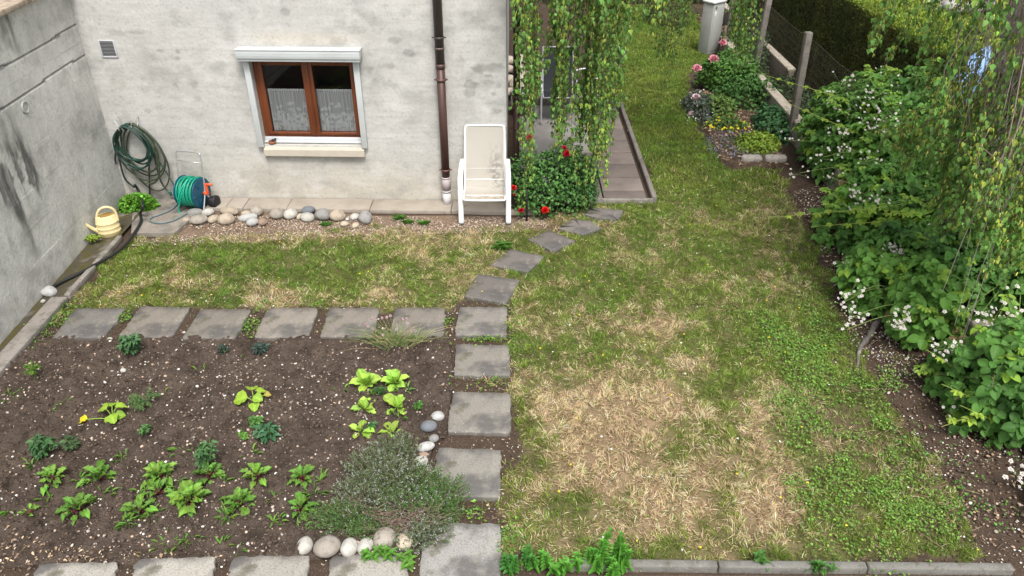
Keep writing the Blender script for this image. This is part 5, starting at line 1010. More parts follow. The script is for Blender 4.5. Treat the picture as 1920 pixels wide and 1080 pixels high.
# chives
c = P0(742, 646); t = thing('chive_clump', 'clump of chives with pale pink pompom flowers in front of the fifth and sixth slabs', 'chives', c); b, fl = Batch(), Batch(); g = np.random.default_rng(31)
for i in range(230):
    a = g.random()*6.28; r0 = g.random()*.17; q = c+np.array((math.cos(a)*r0*1.2, math.sin(a)*r0*.5, 0)); dx = g.normal(0, .13)+.25*(math.cos(a)*r0)/.2; h = g.uniform(.08, .2); e = q+np.array((dx, g.normal(0, .07)-.02, h)); col = (.17, .27, .08) if g.random() < .6 else (.45, .36, .2)
    b.tube(spline([q, q+(e-q)*.5+(0, 0, h*.3), e], 6), [.002, .002, .002, .0016, .0012, .0006], 3, col, cap=False)
b.build('leaves', M_stem, t); st = Batch()
for px, py in [(688, 607), (697, 598), (704, 600), (690, 612), (716, 596), (725, 595), (755, 598), (762, 598), (764, 606), (696, 628), (718, 628), (743, 618), (778, 620), (732, 592), (699, 617)]:
    p = D(px, py, c[1]+g.normal(0, .05)); q = c+(p-c)*.15; q[2] = c[2]; st.tube(spline([q, (q+p)/2+(0, 0, .03), p], 8), .0018, 4, (.22, .3, .12)); n = 60; d = rand_dirs(n, g); fl = Batch(); fl.scatter(L_LA, np.tile(p, (n, 1)), frames(d, rand_dirs(n, g)), np.stack([np.full(n, .006), np.full(n, .015), np.full(n, .015)], 1), jcol((.66, .50, .54), n, .15, g)); fl.build('flower_head', M_petal, t)
st.build('flower_stalks', M_stem, t)
# thyme bush: many thin upright sprigs with tiny leaves, grey green with whitish blooms
def sprigs(lobes, lf, st, fl, seed, green, wood=(.17, .12, .09)):
    g = np.random.default_rng(seed); PP = []; DD = []; SS = []; CCc = []
    for (px, py, rx, ry, h, n, lx, ly, gcol, bloom) in lobes:
        c0 = G(px, py); rx_ = abs(G(px+rx, py)[0]-c0[0]); ry_ = abs(G(px, py-ry)[1]-c0[1])
        for i in range(n):
            a = g.random()*6.28; r0 = math.sqrt(g.random()); q = c0+np.array((math.cos(a)*rx_*r0, math.sin(a)*ry_*r0, .0)); hh = h*g.uniform(.6, 1.05)*(1-.45*r0*r0)
            tip = q+np.array((lx+math.cos(a)*r0*.07+g.normal(0, .018), ly+math.sin(a)*r0*.05+g.normal(0, .018), hh)); root = c0+(q-c0)*.55; P = spline([root+(0, 0, .0), (root*.4+tip*.6)+(0, 0, -.02), tip], 9)
            if i % 2 == 0: st.tube(P, np.linspace(.0022, .001, 9), 3, wood, cap=False)
            T_ = nrm(np.gradient(P, axis=0)); m = 25; k = g.integers(2, 9, m); f = g.random(m)[:, None]; pos = P[np.clip(k, 0, 7)]*(1-f)+P[np.clip(k+1, 0, 8)]*f
            PP.append(pos); DD.append(T_[k]*.8+rand_dirs(m, g)*.8); SS.append(g.uniform(.009, .015, m)); CCc.append(jcol(gcol, m, .25, g)*(.7+.12*k[:, None]/2))
            if g.random() < bloom*.6: m = 5; fl.scatter(L_SM, tip+g.normal(0, .006, (m, 3))+(0, 0, -.004), frames(rand_dirs(m, g), rand_dirs(m, g)), np.full(m, .007), jcol((.60, .58, .62), m, .1, g, .02))
    PP, DD, SS, CCc = map(np.concatenate, (PP, DD, SS, CCc)); lf.scatter(L_SM, PP, frames(DD, rand_dirs(len(PP), g)), np.stack([SS*.42, SS, SS], 1), CCc)
c = P0(745, 950); t = thing('thyme_bush', 'large sprawling grey green thyme bush with tiny whitish blooms in the corner of the bed', 'thyme', c); lf, st, fl = Batch(), Batch(), Batch()
G1 = (.17, .215, .115); G2 = (.12, .215, .065)
sprigs([(742, 862, 34, 24, .20, 230, 0, .02, G1, .35), (706, 890, 36, 24, .21, 250, -.03, .0, G1, .5), (745, 915, 56, 30, .24, 500, 0, .0, (.15, .20, .09), .65), (700, 935, 50, 24, .18, 280, -.04, -.01, G1, .35), (788, 915, 26, 22, .20, 150, .03, 0, G2, .4), (765, 950, 50, 18, .18, 300, .02, -.02, G2, .5),
        (660, 975, 52, 20, .13, 330, -.08, -.02, G2, .12), (710, 992, 34, 12, .11, 170, -.02, -.04, G2, .12), (832, 935, 24, 20, .16, 150, .05, .02, G2, .2), (820, 965, 26, 16, .13, 140, .04, -.01, G2, .1), (800, 1000, 30, 18, .14, 190, .03, -.03, G1, .5), (775, 1015, 22, 14, .12, 110, 0, -.03, G1, .5)], lf, st, fl, 5, None)
lf.build('leaves', M_leaf, t); st.build('stems', M_stem, t); fl.build('blooms', M_petal, t)
b = Batch(); g = np.random.default_rng(8)
for i in range(240):
    q = G(*[(760, 985), (800, 985), (690, 965), (780, 970), (735, 1000)][i % 5])+g.normal(0, .045, 3)*(1, 1, 0); a = g.random()*6.28; e = q+np.array((math.cos(a)*.16, math.sin(a)*.10, g.uniform(.05, .15))); b.tube(spline([q, (q+e)/2+(0, 0, .03), e], 6), .0016, 3, (.26, .19, .15), cap=False)
b.build('woody_twigs', M_stem, t)
# mint at the front edge and small green weeds
def mint(px, py, hs, label, seed, wd=.05, col=(.11, .31, .04)):
    c = G(px, py); t = thing('mint_plant', label, 'mint', c, 'mint plants at the front edging'); lf, st = Batch(), Batch(); g = np.random.default_rng(seed)
    for h in hs:
        q = c+np.append(g.normal(0, wd, 2), 0)*(1.4, .6, 0); e = q+np.array((g.normal(0, .03), g.normal(0, .03), h)); P = spline([q, (q+e)/2+(g.normal(0, .01), 0, 0), e], 20); st.tube(P, np.linspace(.004, .002, 20), 5, (.14, .28, .06)); n = int(h/.022); ph = g.random()*3
        for k in range(n):
            p = P[min(19, int((k+1)/n*19))]; s_ = .058*(1-.5*(k/n)**2)
            for q4 in range(4):
                a = ph+k*1.57+q4*math.pi/2; el = .15+.75*(k/n); d = np.array([[math.cos(a)*math.cos(el), math.sin(a)*math.cos(el), math.sin(el)]])
                lf.scatter(L_OV, [p], frames(d, np.array([[0, 0, 1.]])), [[s_*.5*g.uniform(.8, 1.1), s_*g.uniform(.8, 1.1), s_]], jcol(col, 1, .14, g, .05))
    lf.build('leaves', M_leaf, t); st.build('stems', M_stem, t)
mint(985, 1068, [.13, .1, .12, .15, .12], 'dark green mint plant at the front, leftmost of the group', 1, col=(.06, .21, .035)); mint(1032, 1070, [.14, .12, .1, .13, .09], 'broad mint plant second from the left at the front edging', 2); mint(1105, 1068, [.16, .13, .12, .14, .15, .11, .1], 'bushy low mint plant at the start of the front edging', 3); mint(1132, 1066, [.35, .24, .2], 'mint plant with one tall leafy spire at the front edging', 4, .03); mint(1168, 1066, [.35, .26, .2, .16], 'mint plant with the rightmost tall spire at the front edging', 5, .03)
mint(1425, 1066, [.09, .07, .06], 'small weed tuft in the middle of the front edging', 6, .03, (.08, .2, .04)); mint(1530, 1070, [.09, .08, .06, .06], 'small weed tuft right of the middle of the front edging', 7, .04, (.08, .2, .04)); mint(728, 1040, [.07, .06, .05, .07, .06, .05], 'low green weed in front of the tall brownish border stone', 8, .04, (.11, .27, .04)); mint(770, 1062, [.06, .05, .05], 'little green weed between the last two front slabs', 9, .02, (.12, .27, .04))
# parsley like clump in the left corner
c = G(262, 393); t = thing('green_clump', 'dense bright green leafy clump growing in the corner under the coiled hoses', 'plant', c); lf, st = Batch(), Batch(); g = np.random.default_rng(3)
n = 1500; d = rand_dirs(n, g); d[:, 2] = abs(d[:, 2]); P = c+d*np.array((.24, .13, .20))*g.uniform(.6, 1, (n, 1)); lf.scatter(leaf(3, 2, 'round', .25, .25, .05), P, frames(nrm(d+rand_dirs(n, g)*.7), nrm(d*.6+np.array((0, -.2, .8)))), np.stack([g.uniform(.025, .045, n)]*3, 1), jcol((.13, .31, .035), n, .25, g))
for i in range(60): e = P[i*7]; st.tube([c+(g.normal(0, .05), 0, 0), e], .0025, 4, (.12, .22, .05))
lf.build('leaves', M_leaf, t); st.build('stems', M_stem, t)
foliage_plant('wall_weed', 'small yellow green weed under the watering can on the drain strip', 'weed', None, 178, 457, lambda lf, st, c: compound(lf, st, c+(0, 0, .03), .07, .06, 4, 3, .05, (.25, .36, .05), 300))
for i, (px, py, s_, lab) in enumerate([(748, 410, 1, 'green weed in the gravel left of the white chair'), (765, 418, .8, 'small weed in the gravel just right of the larger one'), (795, 420, .8, 'weed in the gravel near the left leg of the white chair'), (940, 465, 1.3, 'grassy dandelion tuft in the lawn left of the curved path'), (610, 423, .8, 'dark weed on the gravel in front of the large grey cobble')]):
    c = G(px, py); t = thing('weed', lab, 'weed', c, 'single weeds in the gravel and lawn'); lf = Batch(); g = np.random.default_rng(400+i); n = 34; a = g.random(n)*6.28; d = np.stack([np.cos(a), np.sin(a), g.uniform(.3, 1.2, n)], 1); l = g.uniform(.05, .10, n)*s_; lf.scatter(L_LA, c+rand_dirs(n, g)*(.05*s_, .03*s_, 0), frames(d, np.tile((0, 0, 1.), (n, 1))), np.stack([l*.22, l, l], 1), jcol((.08, .2, .03), n, .2, g)); lf.build('leaves', M_leaf, t)
# ================================================================== ROSES AND FLOWER BED
def rose_bloom(b, p, s_, col, seed=0, face=(0, -.5, .8)):
    g = np.random.default_rng(seed); f = nrm(np.array(face, float)); n = 26; k = np.arange(n); a = k*2.399; rr = (k/n)**.5
    A = nrm(np.cross(f, (0, 0, 1.))); Bv = np.cross(f, A); d = (np.cos(a)[:, None]*A+np.sin(a)[:, None]*Bv)
    dirs = d*(rr*1.1)[:, None]+f*(1.15-rr)[:, None]; b.scatter(leaf(3, 2, 'round', .5, -.25), np.asarray(p)+d*rr[:, None]*s_*.12-f*s_*.2, frames(dirs, f-d*.6), np.stack([np.full(n, s_*.55)*(.6+.4*rr), np.full(n, s_*.55), np.full(n, s_*.5)], 1), jcol(col, n, .12, g, .03)*(.75+.35*rr[:, None]))
def bush(lf, st, c, rad, n, ls, col, seed, tm=L_OV, canes=14, canecol=(.10, .14, .05), low=.0, updir=.8, shell=.55):
    g = np.random.default_rng(seed); K = g.normal(size=(4, 3))*1.8
    d = rand_dirs(n, g); d[:, 2] = np.abs(d[:, 2])*1.0-low*g.random(n); d = nrm(d); lump = 1+.16*sum(np.sin(d@K[i]*1.7+i) for i in range(4))/2
    P = c+d*np.asarray(rad)*(lump*g.uniform(shell, 1.05, n)**.7)[:, None]; P[:, 2] = np.maximum(P[:, 2], .02)
    nn = nrm(d*.55+np.array((0, 0, updir))+rand_dirs(n, g)*.45); dd = nrm(rand_dirs(n, g)+d*.6-np.array((0, 0, .2))); s_ = ls*g.uniform(.6, 1.15, n)
    cl = fbm(P[:, 0]*1.0, P[:, 2]+P[:, 1], 4, 3, 3)[:, None]; lf.scatter(tm, P, frames(dd, nn), np.stack([s_*.72, s_, s_], 1), jcol(col, n, .2, g, .06)*(.7+.6*cl))
    for i in range(canes):
        e = P[i*11 % n]; q = c+np.array((g.normal(0, rad[0]*.12), g.normal(0, rad[1]*.12), 0)); q[2] = 0; st.tube(spline([q, (q+e)/2+(0, 0, rad[2]*.18), e], 10), np.linspace(.007, .0025, 10), 5, canecol)
c = np.array((.46, 8.58, 0)); t = thing('rose_bush', 'glossy leaved rose bush with red blooms at the house corner, right of the white chair', 'rose bush', c); lf, st, fl = Batch(), Batch(), Batch()
bush(lf, st, c+(.06, 0, .22), (.48, .30, .62), 3600, .045, (.095, .215, .055), 1, L_OV, 26, (.05, .05, .04), .4); bush(lf, st, c+(-.30, .10, .20), (.24, .22, .55), 900, .045, (.09, .20, .055), 2, L_OV, 10, (.05, .05, .04), .3); bush(lf, st, c+(.35, .05, .25), (.28, .25, .42), 800, .045, (.08, .18, .055), 4, L_OV, 10, (.05, .05, .04), .3)
for i, (px, py, Y, s_, col) in enumerate([(993, 258, 8.75, .075, (.62, .10, .08)), (1063, 288, 8.45, .085, (.70, .02, .06)), (1058, 277, 8.5, .055, (.60, .04, .05)), (1043, 274, 8.6, .05, (.5, .06, .05)), (963, 352, 8.35, .065, (.66, .03, .03)), (977, 394, 8.25, .065, (.55, .02, .05)), (1022, 394, 8.25, .085, (.72, .02, .02)), (977, 254, 8.8, .035, (.6, .12, .1)), (965, 365, 8.3, .03, (.4, .02, .02))]):
    p = D(px, py, Y); fl = Batch(); rose_bloom(fl, p, s_, col, i); fl.build('bloom', M_petal, t); st.tube(spline([(p*.5+(c+(0, 0, .3))*.5), p-(0, 0, .02)], 6), .003, 4, (.08, .12, .04))
n = 60
lf.build('leaves', M_leaf, t); st.build('stems', M_stem, t)
b = Batch(); b.tube([(.18, 8.27, 0), (.18, 8.27, .42)], .010, 8, (.02, .02, .02)); tag(b.build('plant_stake', M_stem, loc=(.18, 8.27, 0)), 'black plant stake in front of the rose bush', 'stake')
b = Batch(); cpt = D(968, 385, 8.6); cpt[2] = .03; b.lathe([(.085, 0), (.11, .2), (.12, .21), (.12, .24), (.10, .24), (.095, .2)], cpt, 24, (.07, .05, .045)); tag(b.build('plant_pot', mat('dark_pot', rough=.7, attr=True), loc=cpt), 'dark brown plant pot between the white chair and the rose bush', 'pot')
# pink rose bush and perennials of the flower bed
c = np.array((3.78, 13.2, 0)); t = thing('pink_rose_bush', 'green rose bush with pale pink blooms before the grey meter cabinet', 'rose bush', c); lf, st, fl = Batch(), Batch(), Batch()
bush(lf, st, c+(0, 0, .15), (.52, .70, .50), 2600, .07, (.09, .20, .04), 5, L_OV, 20, (.06, .09, .04), .3); bush(lf, st, c+(.1, -.7, .05), (.5, .5, .45), 1300, .065, (.07, .16, .04), 6, L_OV, 8, (.06, .09, .04), .3)
for i, (px, py, Y, s_) in enumerate([(1338, 111, 13.2, .16), (1307, 128, 13.0, .14), (1355, 80, 13.6, .13), (1305, 184, 12.2, .15), (1298, 216, 11.9, .14), (1309, 235, 11.7, .1), (1295, 175, 12.4, .05), (1313, 200, 12.3, .06)]):
    p = D(px, py, Y); fl = Batch(); rose_bloom(fl, p, s_, (.80, .38, .46) if i < 3 else (.80, .60, .66), i+20); fl.build('bloom', M_petal, t); q = np.array((p[0]+.3, p[1]+.1, .1)); st.tube(spline([q, (p+q)/2+(0, 0, .1), p], 8), .004, 4, (.1, .16, .05))
lf.build('leaves', M_leaf, t); st.build('stems', M_stem, t)
def mound(name, label, cat, c, rad, n, ls, col, seed, flowers=None, tm=L_OV):
    c = np.array(c, float); t = thing(name, label, cat, c); lf, st, fl = Batch(), Batch(), Batch(); bush(lf, st, c, rad, n, ls, col, seed, tm, 8, low=.15, updir=.7)
    if flowers:
        g = np.random.default_rng(seed); m, fs, fc, inner = flowers; d = rand_dirs(m, g); d[:, 2] = abs(d[:, 2]); rr = np.hypot(d[:, 0], d[:, 1]); k = rr > inner; d = d[k]; m = len(d)
        P = c+d*np.asarray(rad)*1.05; fl.scatter(leaf(2, 2, 'round', .3, 0), P, frames(rand_dirs(m, g), nrm(d+(0, -.3, .6))), g.uniform(.7, 1.2, m)*fs, jcol(fc, m, .15, g, .04)); tag(fl.build('flowers', M_petal, t), kind='stuff')
    lf.build('leaves', M_leaf, t); st.build('stems', M_stem, t); return t
mound('grey_leaved_clump', 'bluish grey leaved perennial clump at the left edge of the flower bed', 'perennial', (3.12, 12.15, 0), (.26, .62, .28), 1600, .05, (.09, .115, .085), 11, (60, .025, (.7, .66, .7), .3))
mound('green_perennial', 'light green perennial between the grey leaved clump and the yellow flowers', 'perennial', (3.32, 11.9, 0), (.22, .4, .34), 800, .055, (.15, .24, .06), 12)
mound('yellow_flowers', 'clump of bright yellow flowers in the flower bed', 'flowers', (3.33, 11.35, 0), (.32, .24, .16), 900, .045, (.11, .19, .05), 13, (90, .042, (.70, .58, .03), .1))
mound('purple_flower_ring', 'low grey purple flowering cushion curving round the front of the flower bed', 'flowers', (3.38, 10.62, -.02), (.50, .62, .13), 2600, .032, (.11, .13, .09), 14, (800, .020, (.30, .28, .42), .45), L_SM)
mound('lime_clump', 'yellow green feathery plant cushion in the middle of the purple ring', 'perennial', (3.55, 10.52, .06), (.30, .34, .15), 1500, .05, (.24, .34, .05), 15, None, L_LA)
mound('fern_clump', 'dark green leafy clump between the boundary wall and the purple ring', 'perennial', (3.98, 11.3, 0), (.28, .55, .35), 900, .07, (.055, .14, .05), 16)
mound('white_blossom_weed', 'scattered white blossoms on low stems at the left edge of the flower bed', 'flowers', (2.90, 12.15, 0), (.2, .5, .10), 160, .03, (.08, .15, .04), 17, (50, .025, (.8, .78, .8), .0), L_SM)
# soil of the flower bed + stone edging
fb = Batch(); q = [G(*p, .03) for p in [(1300, 190), (1325, 245), (1352, 300), (1385, 312), (1478, 312), (1445, 250), (1400, 170), (1345, 130)]]; xs = np.arange(2.7, 4.2, .03); ys = np.arange(9.7, 14.6, .04); X, Y = np.meshgrid(xs, ys); ins = inpoly(X.ravel(), Y.ravel(), q)
n_, m_ = len(ys), len(xs); z = np.where(ins, .03+.03*fbm(X.ravel(), Y.ravel(), 8, 3, 2), -.03); I = ins.reshape(n_, m_); ok = I[:-1, :-1] | I[1:, 1:] | I[1:, :-1] | I[:-1, 1:]; ii, jj = np.nonzero(ok); a = ii*m_+jj
fb.add(np.stack([X.ravel(), Y.ravel(), z], 1), [], (np.array((.10, .07, .05))*(.5+fbm(X.ravel(), Y.ravel(), 7, 3, 1))[:, None])); fb.F.append(np.stack([a, a+1, a+m_+1, a+m_], 1)); tag(fb.build('flower_bed_soil', MATS['soil']), kind='structure')
x, y = scatter_area(2600, 2.8, 4.2, 9.7, 14.5, lambda x, y: inpoly(x, y, q)); litter('flower_bed_litter', x, y, lambda x, y: x*0+.045, 'brown leaf litter on the flower bed soil', .02, .06)
for i, (a, c_, lab) in enumerate([((1388, 305), (1428, 309), 'light rounded edging stone at the front corner of the flower bed'), ((1432, 306), (1475, 308), 'grey edging stone of the flower bed beside the brambles')]):
    p0, p1 = G(*a), G(*c_); cc = (p0+p1)/2; L_ = np.linalg.norm(p1-p0); b = Batch(); b.box(cc+(0, .02, .055), (L_*.98, .13, .13), bevel=.04, col=(.34, .31, .28)); tag(b.build('edging_stone', M_kerb, loc=(cc[0], cc[1], 0)), lab, 'edging stone')

# ================================================================== BRAMBLES
M_canes = M_stem
def bramble(name, label, c, rad, n, seed, bright=.12, flowers=(), ls=.10, shoots=(), lowf=.25):
    """compound leaves (three to five leaflets) over a lumpy mound of arching canes"""
    g = np.random.default_rng(seed); c = np.array(c, float); t = thing(name, label, 'bramble', (c[0], c[1], 0), 'bramble bushes along the boundary'); lf, st, fl = Batch(), Batch(), Batch(); rad = np.array(rad)
    K = g.normal(size=(5, 3)); d = rand_dirs(n, g); d[:, 2] = np.abs(d[:, 2])-lowf*g.random(n); d = nrm(d); lump = 1+.22*sum(np.sin(d@K[i]*2.4+i*2) for i in range(5))/2.5
    sh = g.uniform(.35, 1.12, n)**.6; P = c+d*rad*(lump*sh)[:, None]; P[:, 2] = np.maximum(P[:, 2], .04+.1*g.random(n)); k = P[:, 2] < 3; P, d = P[k], d[k]; n = len(P)
    N0 = nrm(d*.45+np.array((-.05, -.12, .9))+rand_dirs(n, g)*.35); az = nrm(np.cross(N0, rand_dirs(n, g))); s_ = ls*g.uniform(.45, 1.25, n); clump = fbm(P[:, 0]+P[:, 2], P[:, 1], 1.6, 3, seed)
    br = (g.random(n) < bright*(.2+2*clump**2)); base = np.where(br[:, None], np.array((.24, .40, .05)), np.array((.092, .212, .040))+(clump[:, None]-.45)*np.array((.14, .26, .04)))
    base = np.where((g.random(n) < .015)[:, None], np.array((.17, .13, .05)), base)
    base = np.clip(base, .015, .6); col = base*np.exp(g.normal(0, .14, (n, 1)))
    B = np.cross(N0, az)
    for ang, off, sc, on in ((0, .55, 1.0, 1.0), (70, .1, .85, 1.0), (-70, .1, .85, 1.0), (128, .05, .62, .45), (-128, .05, .62, .45)):
        ca, sa = math.cos(R0(ang)), math.sin(R0(ang)); dd = az*ca+B*sa; m = g.random(n) < on
        dd = nrm(dd-N0*.25+g.normal(0, .1, (n, 3))); lf.scatter(LBR, (P+az*(s_*off*.5)[:, None])[m], frames(dd, nrm(N0+dd*.2+g.normal(0, .12, (n, 3))))[m], (np.stack([s_*.78, s_, s_], 1)*sc)[m], col[m]*np.exp(g.normal(0, .08, (m.sum(), 1))))
    for i in range(int(26*rad[0]*rad[1]*3)+10):       # canes
        e = P[(i*37) % n]; q = c+np.array((g.normal(0, rad[0]*.35), g.normal(0, rad[1]*.35), 0)); q[2] = 0; st.tube(spline([q, (q*.4+e*.6)+(0, 0, rad[2]*.22), e+d[(i*37) % n]*.05], 12), np.linspace(.008, .003, 12), 5, (.16, .10, .07) if i % 3 else (.10, .14, .05))
    for i, (px, py, Y, m, sp_) in enumerate(flowers):  # clusters of white five petalled flowers
        p = D(px, py, Y); fl = Batch(); m = int(m*1.5); q0 = P[int(np.argmin(np.linalg.norm(P-p, axis=1)))]*.6+c*.4; st.tube(spline([q0, (q0+p)/2+(0, 0, .07), p-(0, 0, .03)], 8), .003, 5, (.2, .27, .08))
        for k in range(m):
            q = p+g.normal(0, sp_*1.35, 3)*(1, .7, .7); f = nrm(np.array((g.normal(0, .4), -.5, .8))); A = nrm(np.cross(f, (0, 0, 1.))); Bv = np.cross(f, A); a = np.arange(5)*1.2566+g.random()
            dd = np.cos(a)[:, None]*A+np.sin(a)[:, None]*Bv; ps = .0155*g.uniform(.8, 1.15)
            if g.random() < .75: fl.scatter(leaf(2, 2, 'round', .2, 0), q+dd*ps*.15, frames(dd, np.tile(f, (5, 1))), np.full(5, ps), jcol((.66, .62, .58), 5, .08, g, .02)); fl.add(ICO[1][0]*ps*.28+q, ICO[1][1], (.45, .42, .2))
            else: fl.add(ICO[1][0]*(.008, .008, .010)+q, ICO[1][1], (.42, .48, .28))
            if k % 2 == 0: st.tube([p+(g.normal(0, .02), .03, -.06), q], .0016, 4, (.16, .24, .08))
        fl.build('flower_cluster', M_petal, t)
    for P0_, P1_, P2_, nl in shoots:                   # long bright shoots
        A_ = spline([P0_, P1_, P2_], 30); st.tube(A_, np.linspace(.006, .002, 30), 5, (.28, .34, .08))
        for k in range(nl):
            f = .15+.85*k/nl; p = A_[int(f*29)]; sz = ls*(1.05-.65*f)*g.uniform(.85, 1.1); dr = nrm(A_[min(29, int(f*29)+1)]-A_[max(0, int(f*29)-1)]); sd = np.cross(dr, (0, 0, 1.))*(1 if k % 2 else -1); pe = p+(sd*.6+dr*.4)*sz*.7; st.tube([p, pe], .0022, 4, (.25, .32, .08)); col = np.array((.13, .26, .04))*(1-f)+np.array((.30, .42, .05))*f
            for a in (0, 1.1, -1.1, 2.0, -2.0): u_ = nrm(sd*.7+dr*.5); v_ = np.cross(u_, (0, 0, 1.)); dd = u_*math.cos(a)+v_*math.sin(a)-np.array((0, 0, .15)); lf.scatter(LBR, [pe], frames([dd], np.array([[0, -.1, 1.]])+g.normal(0, .15, (1, 3))), [[sz*.72, sz, sz]], jcol(col, 1, .1, g, .04))
    for k in range(int(9*rad[0]*2)):                   # loose arching shoots standing out of the mound
        i0 = int(g.integers(0, n)); d0 = nrm(d[i0]+np.array((-.25, -.25, .5))+g.normal(0, .3, 3)); p0 = P[i0]; L_ = g.uniform(.25, .5); A_ = spline([p0-d0*.1, p0+d0*L_*.6, p0+d0*L_*.95+(0, 0, -.12*L_)], 20); st.tube(A_, np.linspace(.004, .0015, 20), 4, (.22, .26, .08))
        for q in range(7):
            f = .25+.75*q/7; p = A_[int(f*19)]; sz = ls*(.95-.5*f)*g.uniform(.85, 1.1); dr = nrm(A_[min(19, int(f*19)+1)]-A_[max(0, int(f*19)-1)]); sd = nrm(np.cross(dr, (0, 0, 1.)))*(1 if q % 2 else -1); pe = p+(sd*.6+dr*.4)*sz*.7; cc_ = np.array((.12, .26, .045))*(1-f)+np.array((.26, .40, .06))*f
            for a in (0, 1.1, -1.1): u_ = nrm(sd*.7+dr*.5); v_ = np.cross(u_, (0, 0, 1.)); dd = u_*math.cos(a)+v_*math.sin(a)-np.array((0, 0, .15)); lf.scatter(LBR, [pe], frames([dd], np.array([[0, -.1, 1.]])+g.normal(0, .2, (1, 3))), [[sz*.72, sz, sz]], jcol(cc_, 1, .12, g, .05))
    lf.build('leaves', M_leaf, t); st.build('canes', M_canes, t)
LBR = leaf(6, 4, 'ovate', .22, .16, .028, 4)
bramble('bramble_bush', 'tall flowering bramble bush overgrowing the boundary wall below the hedge', (4.85, 9.3, .15), (1.03, 1.42, 1.15), 4800, 1, .10,
        [(1700, 148, 9.4, 9, .07), (1665, 170, 9.2, 11, .09), (1650, 210, 8.8, 16, .10), (1640, 228, 8.6, 12, .08), (1668, 236, 8.6, 12, .08), (1575, 245, 8.7, 9, .07), (1580, 276, 8.4, 10, .06), (1625, 298, 8.2, 8, .06), (1632, 180, 9.0, 8, .07), (1655, 150, 9.6, 9, .08), (1580, 150, 9.8, 9, .08), (1565, 185, 9.5, 7, .07), (1590, 200, 9.3, 5, .07), (1545, 290, 8.6, 6, .07), (1480, 260, 9.5, 6, .06), (1720, 200, 9.2, 9, .09), (1760, 230, 9, 7, .08), (1500, 320, 8.6, 6, .06)],
        shoots=[((4.6, 9.6, .9), (4.1, 9.4, 1.15), D(1432, 140, 9.6), 10), ((4.4, 9.2, .8), (4.1, 9.0, .9), D(1470, 190, 9.2), 6), ((4.9, 9.5, 1.2), (4.7, 9.4, 1.5), D(1655, 150, 9.6), 6)])
bramble('bramble_bush', 'bramble bush with a long light green shoot reaching out over the lawn', (4.45, 7.7, .1), (.80, .95, .78), 2700, 2, .22,
        [(1562, 330, 7.9, 5, .05), (1595, 358, 7.7, 7, .05), (1612, 372, 7.6, 7, .04), (1650, 372, 7.5, 7, .05), (1662, 388, 7.4, 4, .03), (1590, 392, 7.4, 3, .02), (1735, 420, 7.0, 3, .02)],
        shoots=[((4.2, 7.5, .6), (3.75, 7.35, .62), D(1440, 408, 7.3), 11), ((4.2, 7.3, .5), (3.9, 7.2, .55), D(1520, 425, 7.1), 8), ((4.3, 7.4, .6), (4.1, 7.1, .7), D(1650, 400, 7.1), 7)])
bramble('bramble_bush', 'broad dark bramble bush with a dense white flower head in its middle', (4.28, 6.38, .1), (.84, .80, .72), 2900, 3, .10,
        [(1678, 472, 6.5, 34, .045), (1740, 462, 6.4, 5, .04), (1585, 485, 6.6, 6, .05), (1692, 600, 5.6, 12, .035), (1680, 610, 5.6, 10, .03), (1695, 582, 5.7, 4, .02), (1602, 548, 5.9, 9, .04), (1582, 562, 5.9, 8, .04), (1598, 590, 5.75, 10, .045), (1590, 612, 5.6, 4, .03)])
bramble('bramble_bush', 'shaded bramble bush at the right edge behind the hanging bare twigs', (5.15, 6.45, .2), (1.0, 1.0, 1.1), 3300, 4, .14,
        [(1815, 578, 5.4, 5, .05), (1840, 585, 5.35, 7, .05), (1870, 598, 5.3, 8, .05), (1855, 615, 5.3, 8, .05), (1888, 600, 5.3, 7, .05), (1850, 630, 5.2, 6, .04), (1885, 570, 5.4, 3, .03), (1905, 535, 5.6, 3, .03), (1912, 590, 5.3, 6, .04)])
bramble('bramble_bush', 'low bramble bush at the lower right edge with fresh yellow green leaves at its foot', (4.38, 5.0, .05), (.72, .80, .66), 2500, 5, .16,
        [(1755, 650, 5.2, 6, .03), (1790, 652, 5.1, 14, .05), (1808, 665, 5.0, 10, .04), (1835, 668, 5.0, 5, .03), (1880, 690, 4.8, 5, .03), (1915, 740, 4.6, 12, .04), (1880, 750, 4.6, 5, .03), (1780, 768, 4.7, 4, .03)],
        shoots=[((4.2, 5.0, .3), (3.8, 4.95, .3), D(1735, 655, 5.1), 5), ((4.0, 4.6, .2), (3.7, 4.55, .25), D(1765, 800, 4.45), 6), ((4.0, 4.7, .3), (3.75, 4.6, .3), D(1765, 720, 4.7), 5), ((4.1, 4.6, .1), (3.9, 4.5, .15), D(1800, 760, 4.5), 5)])
bramble('bramble_bush', 'sparse bramble shoots with white flowers at the right edge near the front', (4.40, 3.95, 0), (.58, .62, .42), 900, 6, .35, [(1905, 885, 4.0, 7, .03), (1915, 905, 3.95, 4, .03)])
# dark root and stump on the bare soil
b = Batch(); b.tube(spline([G(1668, 590), G(1645, 604, .03), G(1630, 630, .02), G(1612, 655, .012), G(1608, 690, -.01)], 24), np.linspace(.042, .012, 24)*(1+.18*np.sin(np.arange(24)*1.9)), 9); tag(b.build('old_root', M_bark), 'grey old root crossing the bare soil in front of the brambles', 'root')
b = Batch(); g = np.random.default_rng(2)
for i in range(70):
    p = G(g.uniform(1600, 1900), g.uniform(600, 1050)); a = g.random()*3.14; l = g.uniform(.05, .25); b.tube([p+(0, 0, .01), p+(math.cos(a)*l, math.sin(a)*l, .02)], .003, 4, (.25, .18, .12) if i % 2 else (.12, .09, .07))
tag(b.build('fallen_twigs', M_stem), 'thin dead twigs lying on the soil below the brambles', 'twigs', kind='stuff')

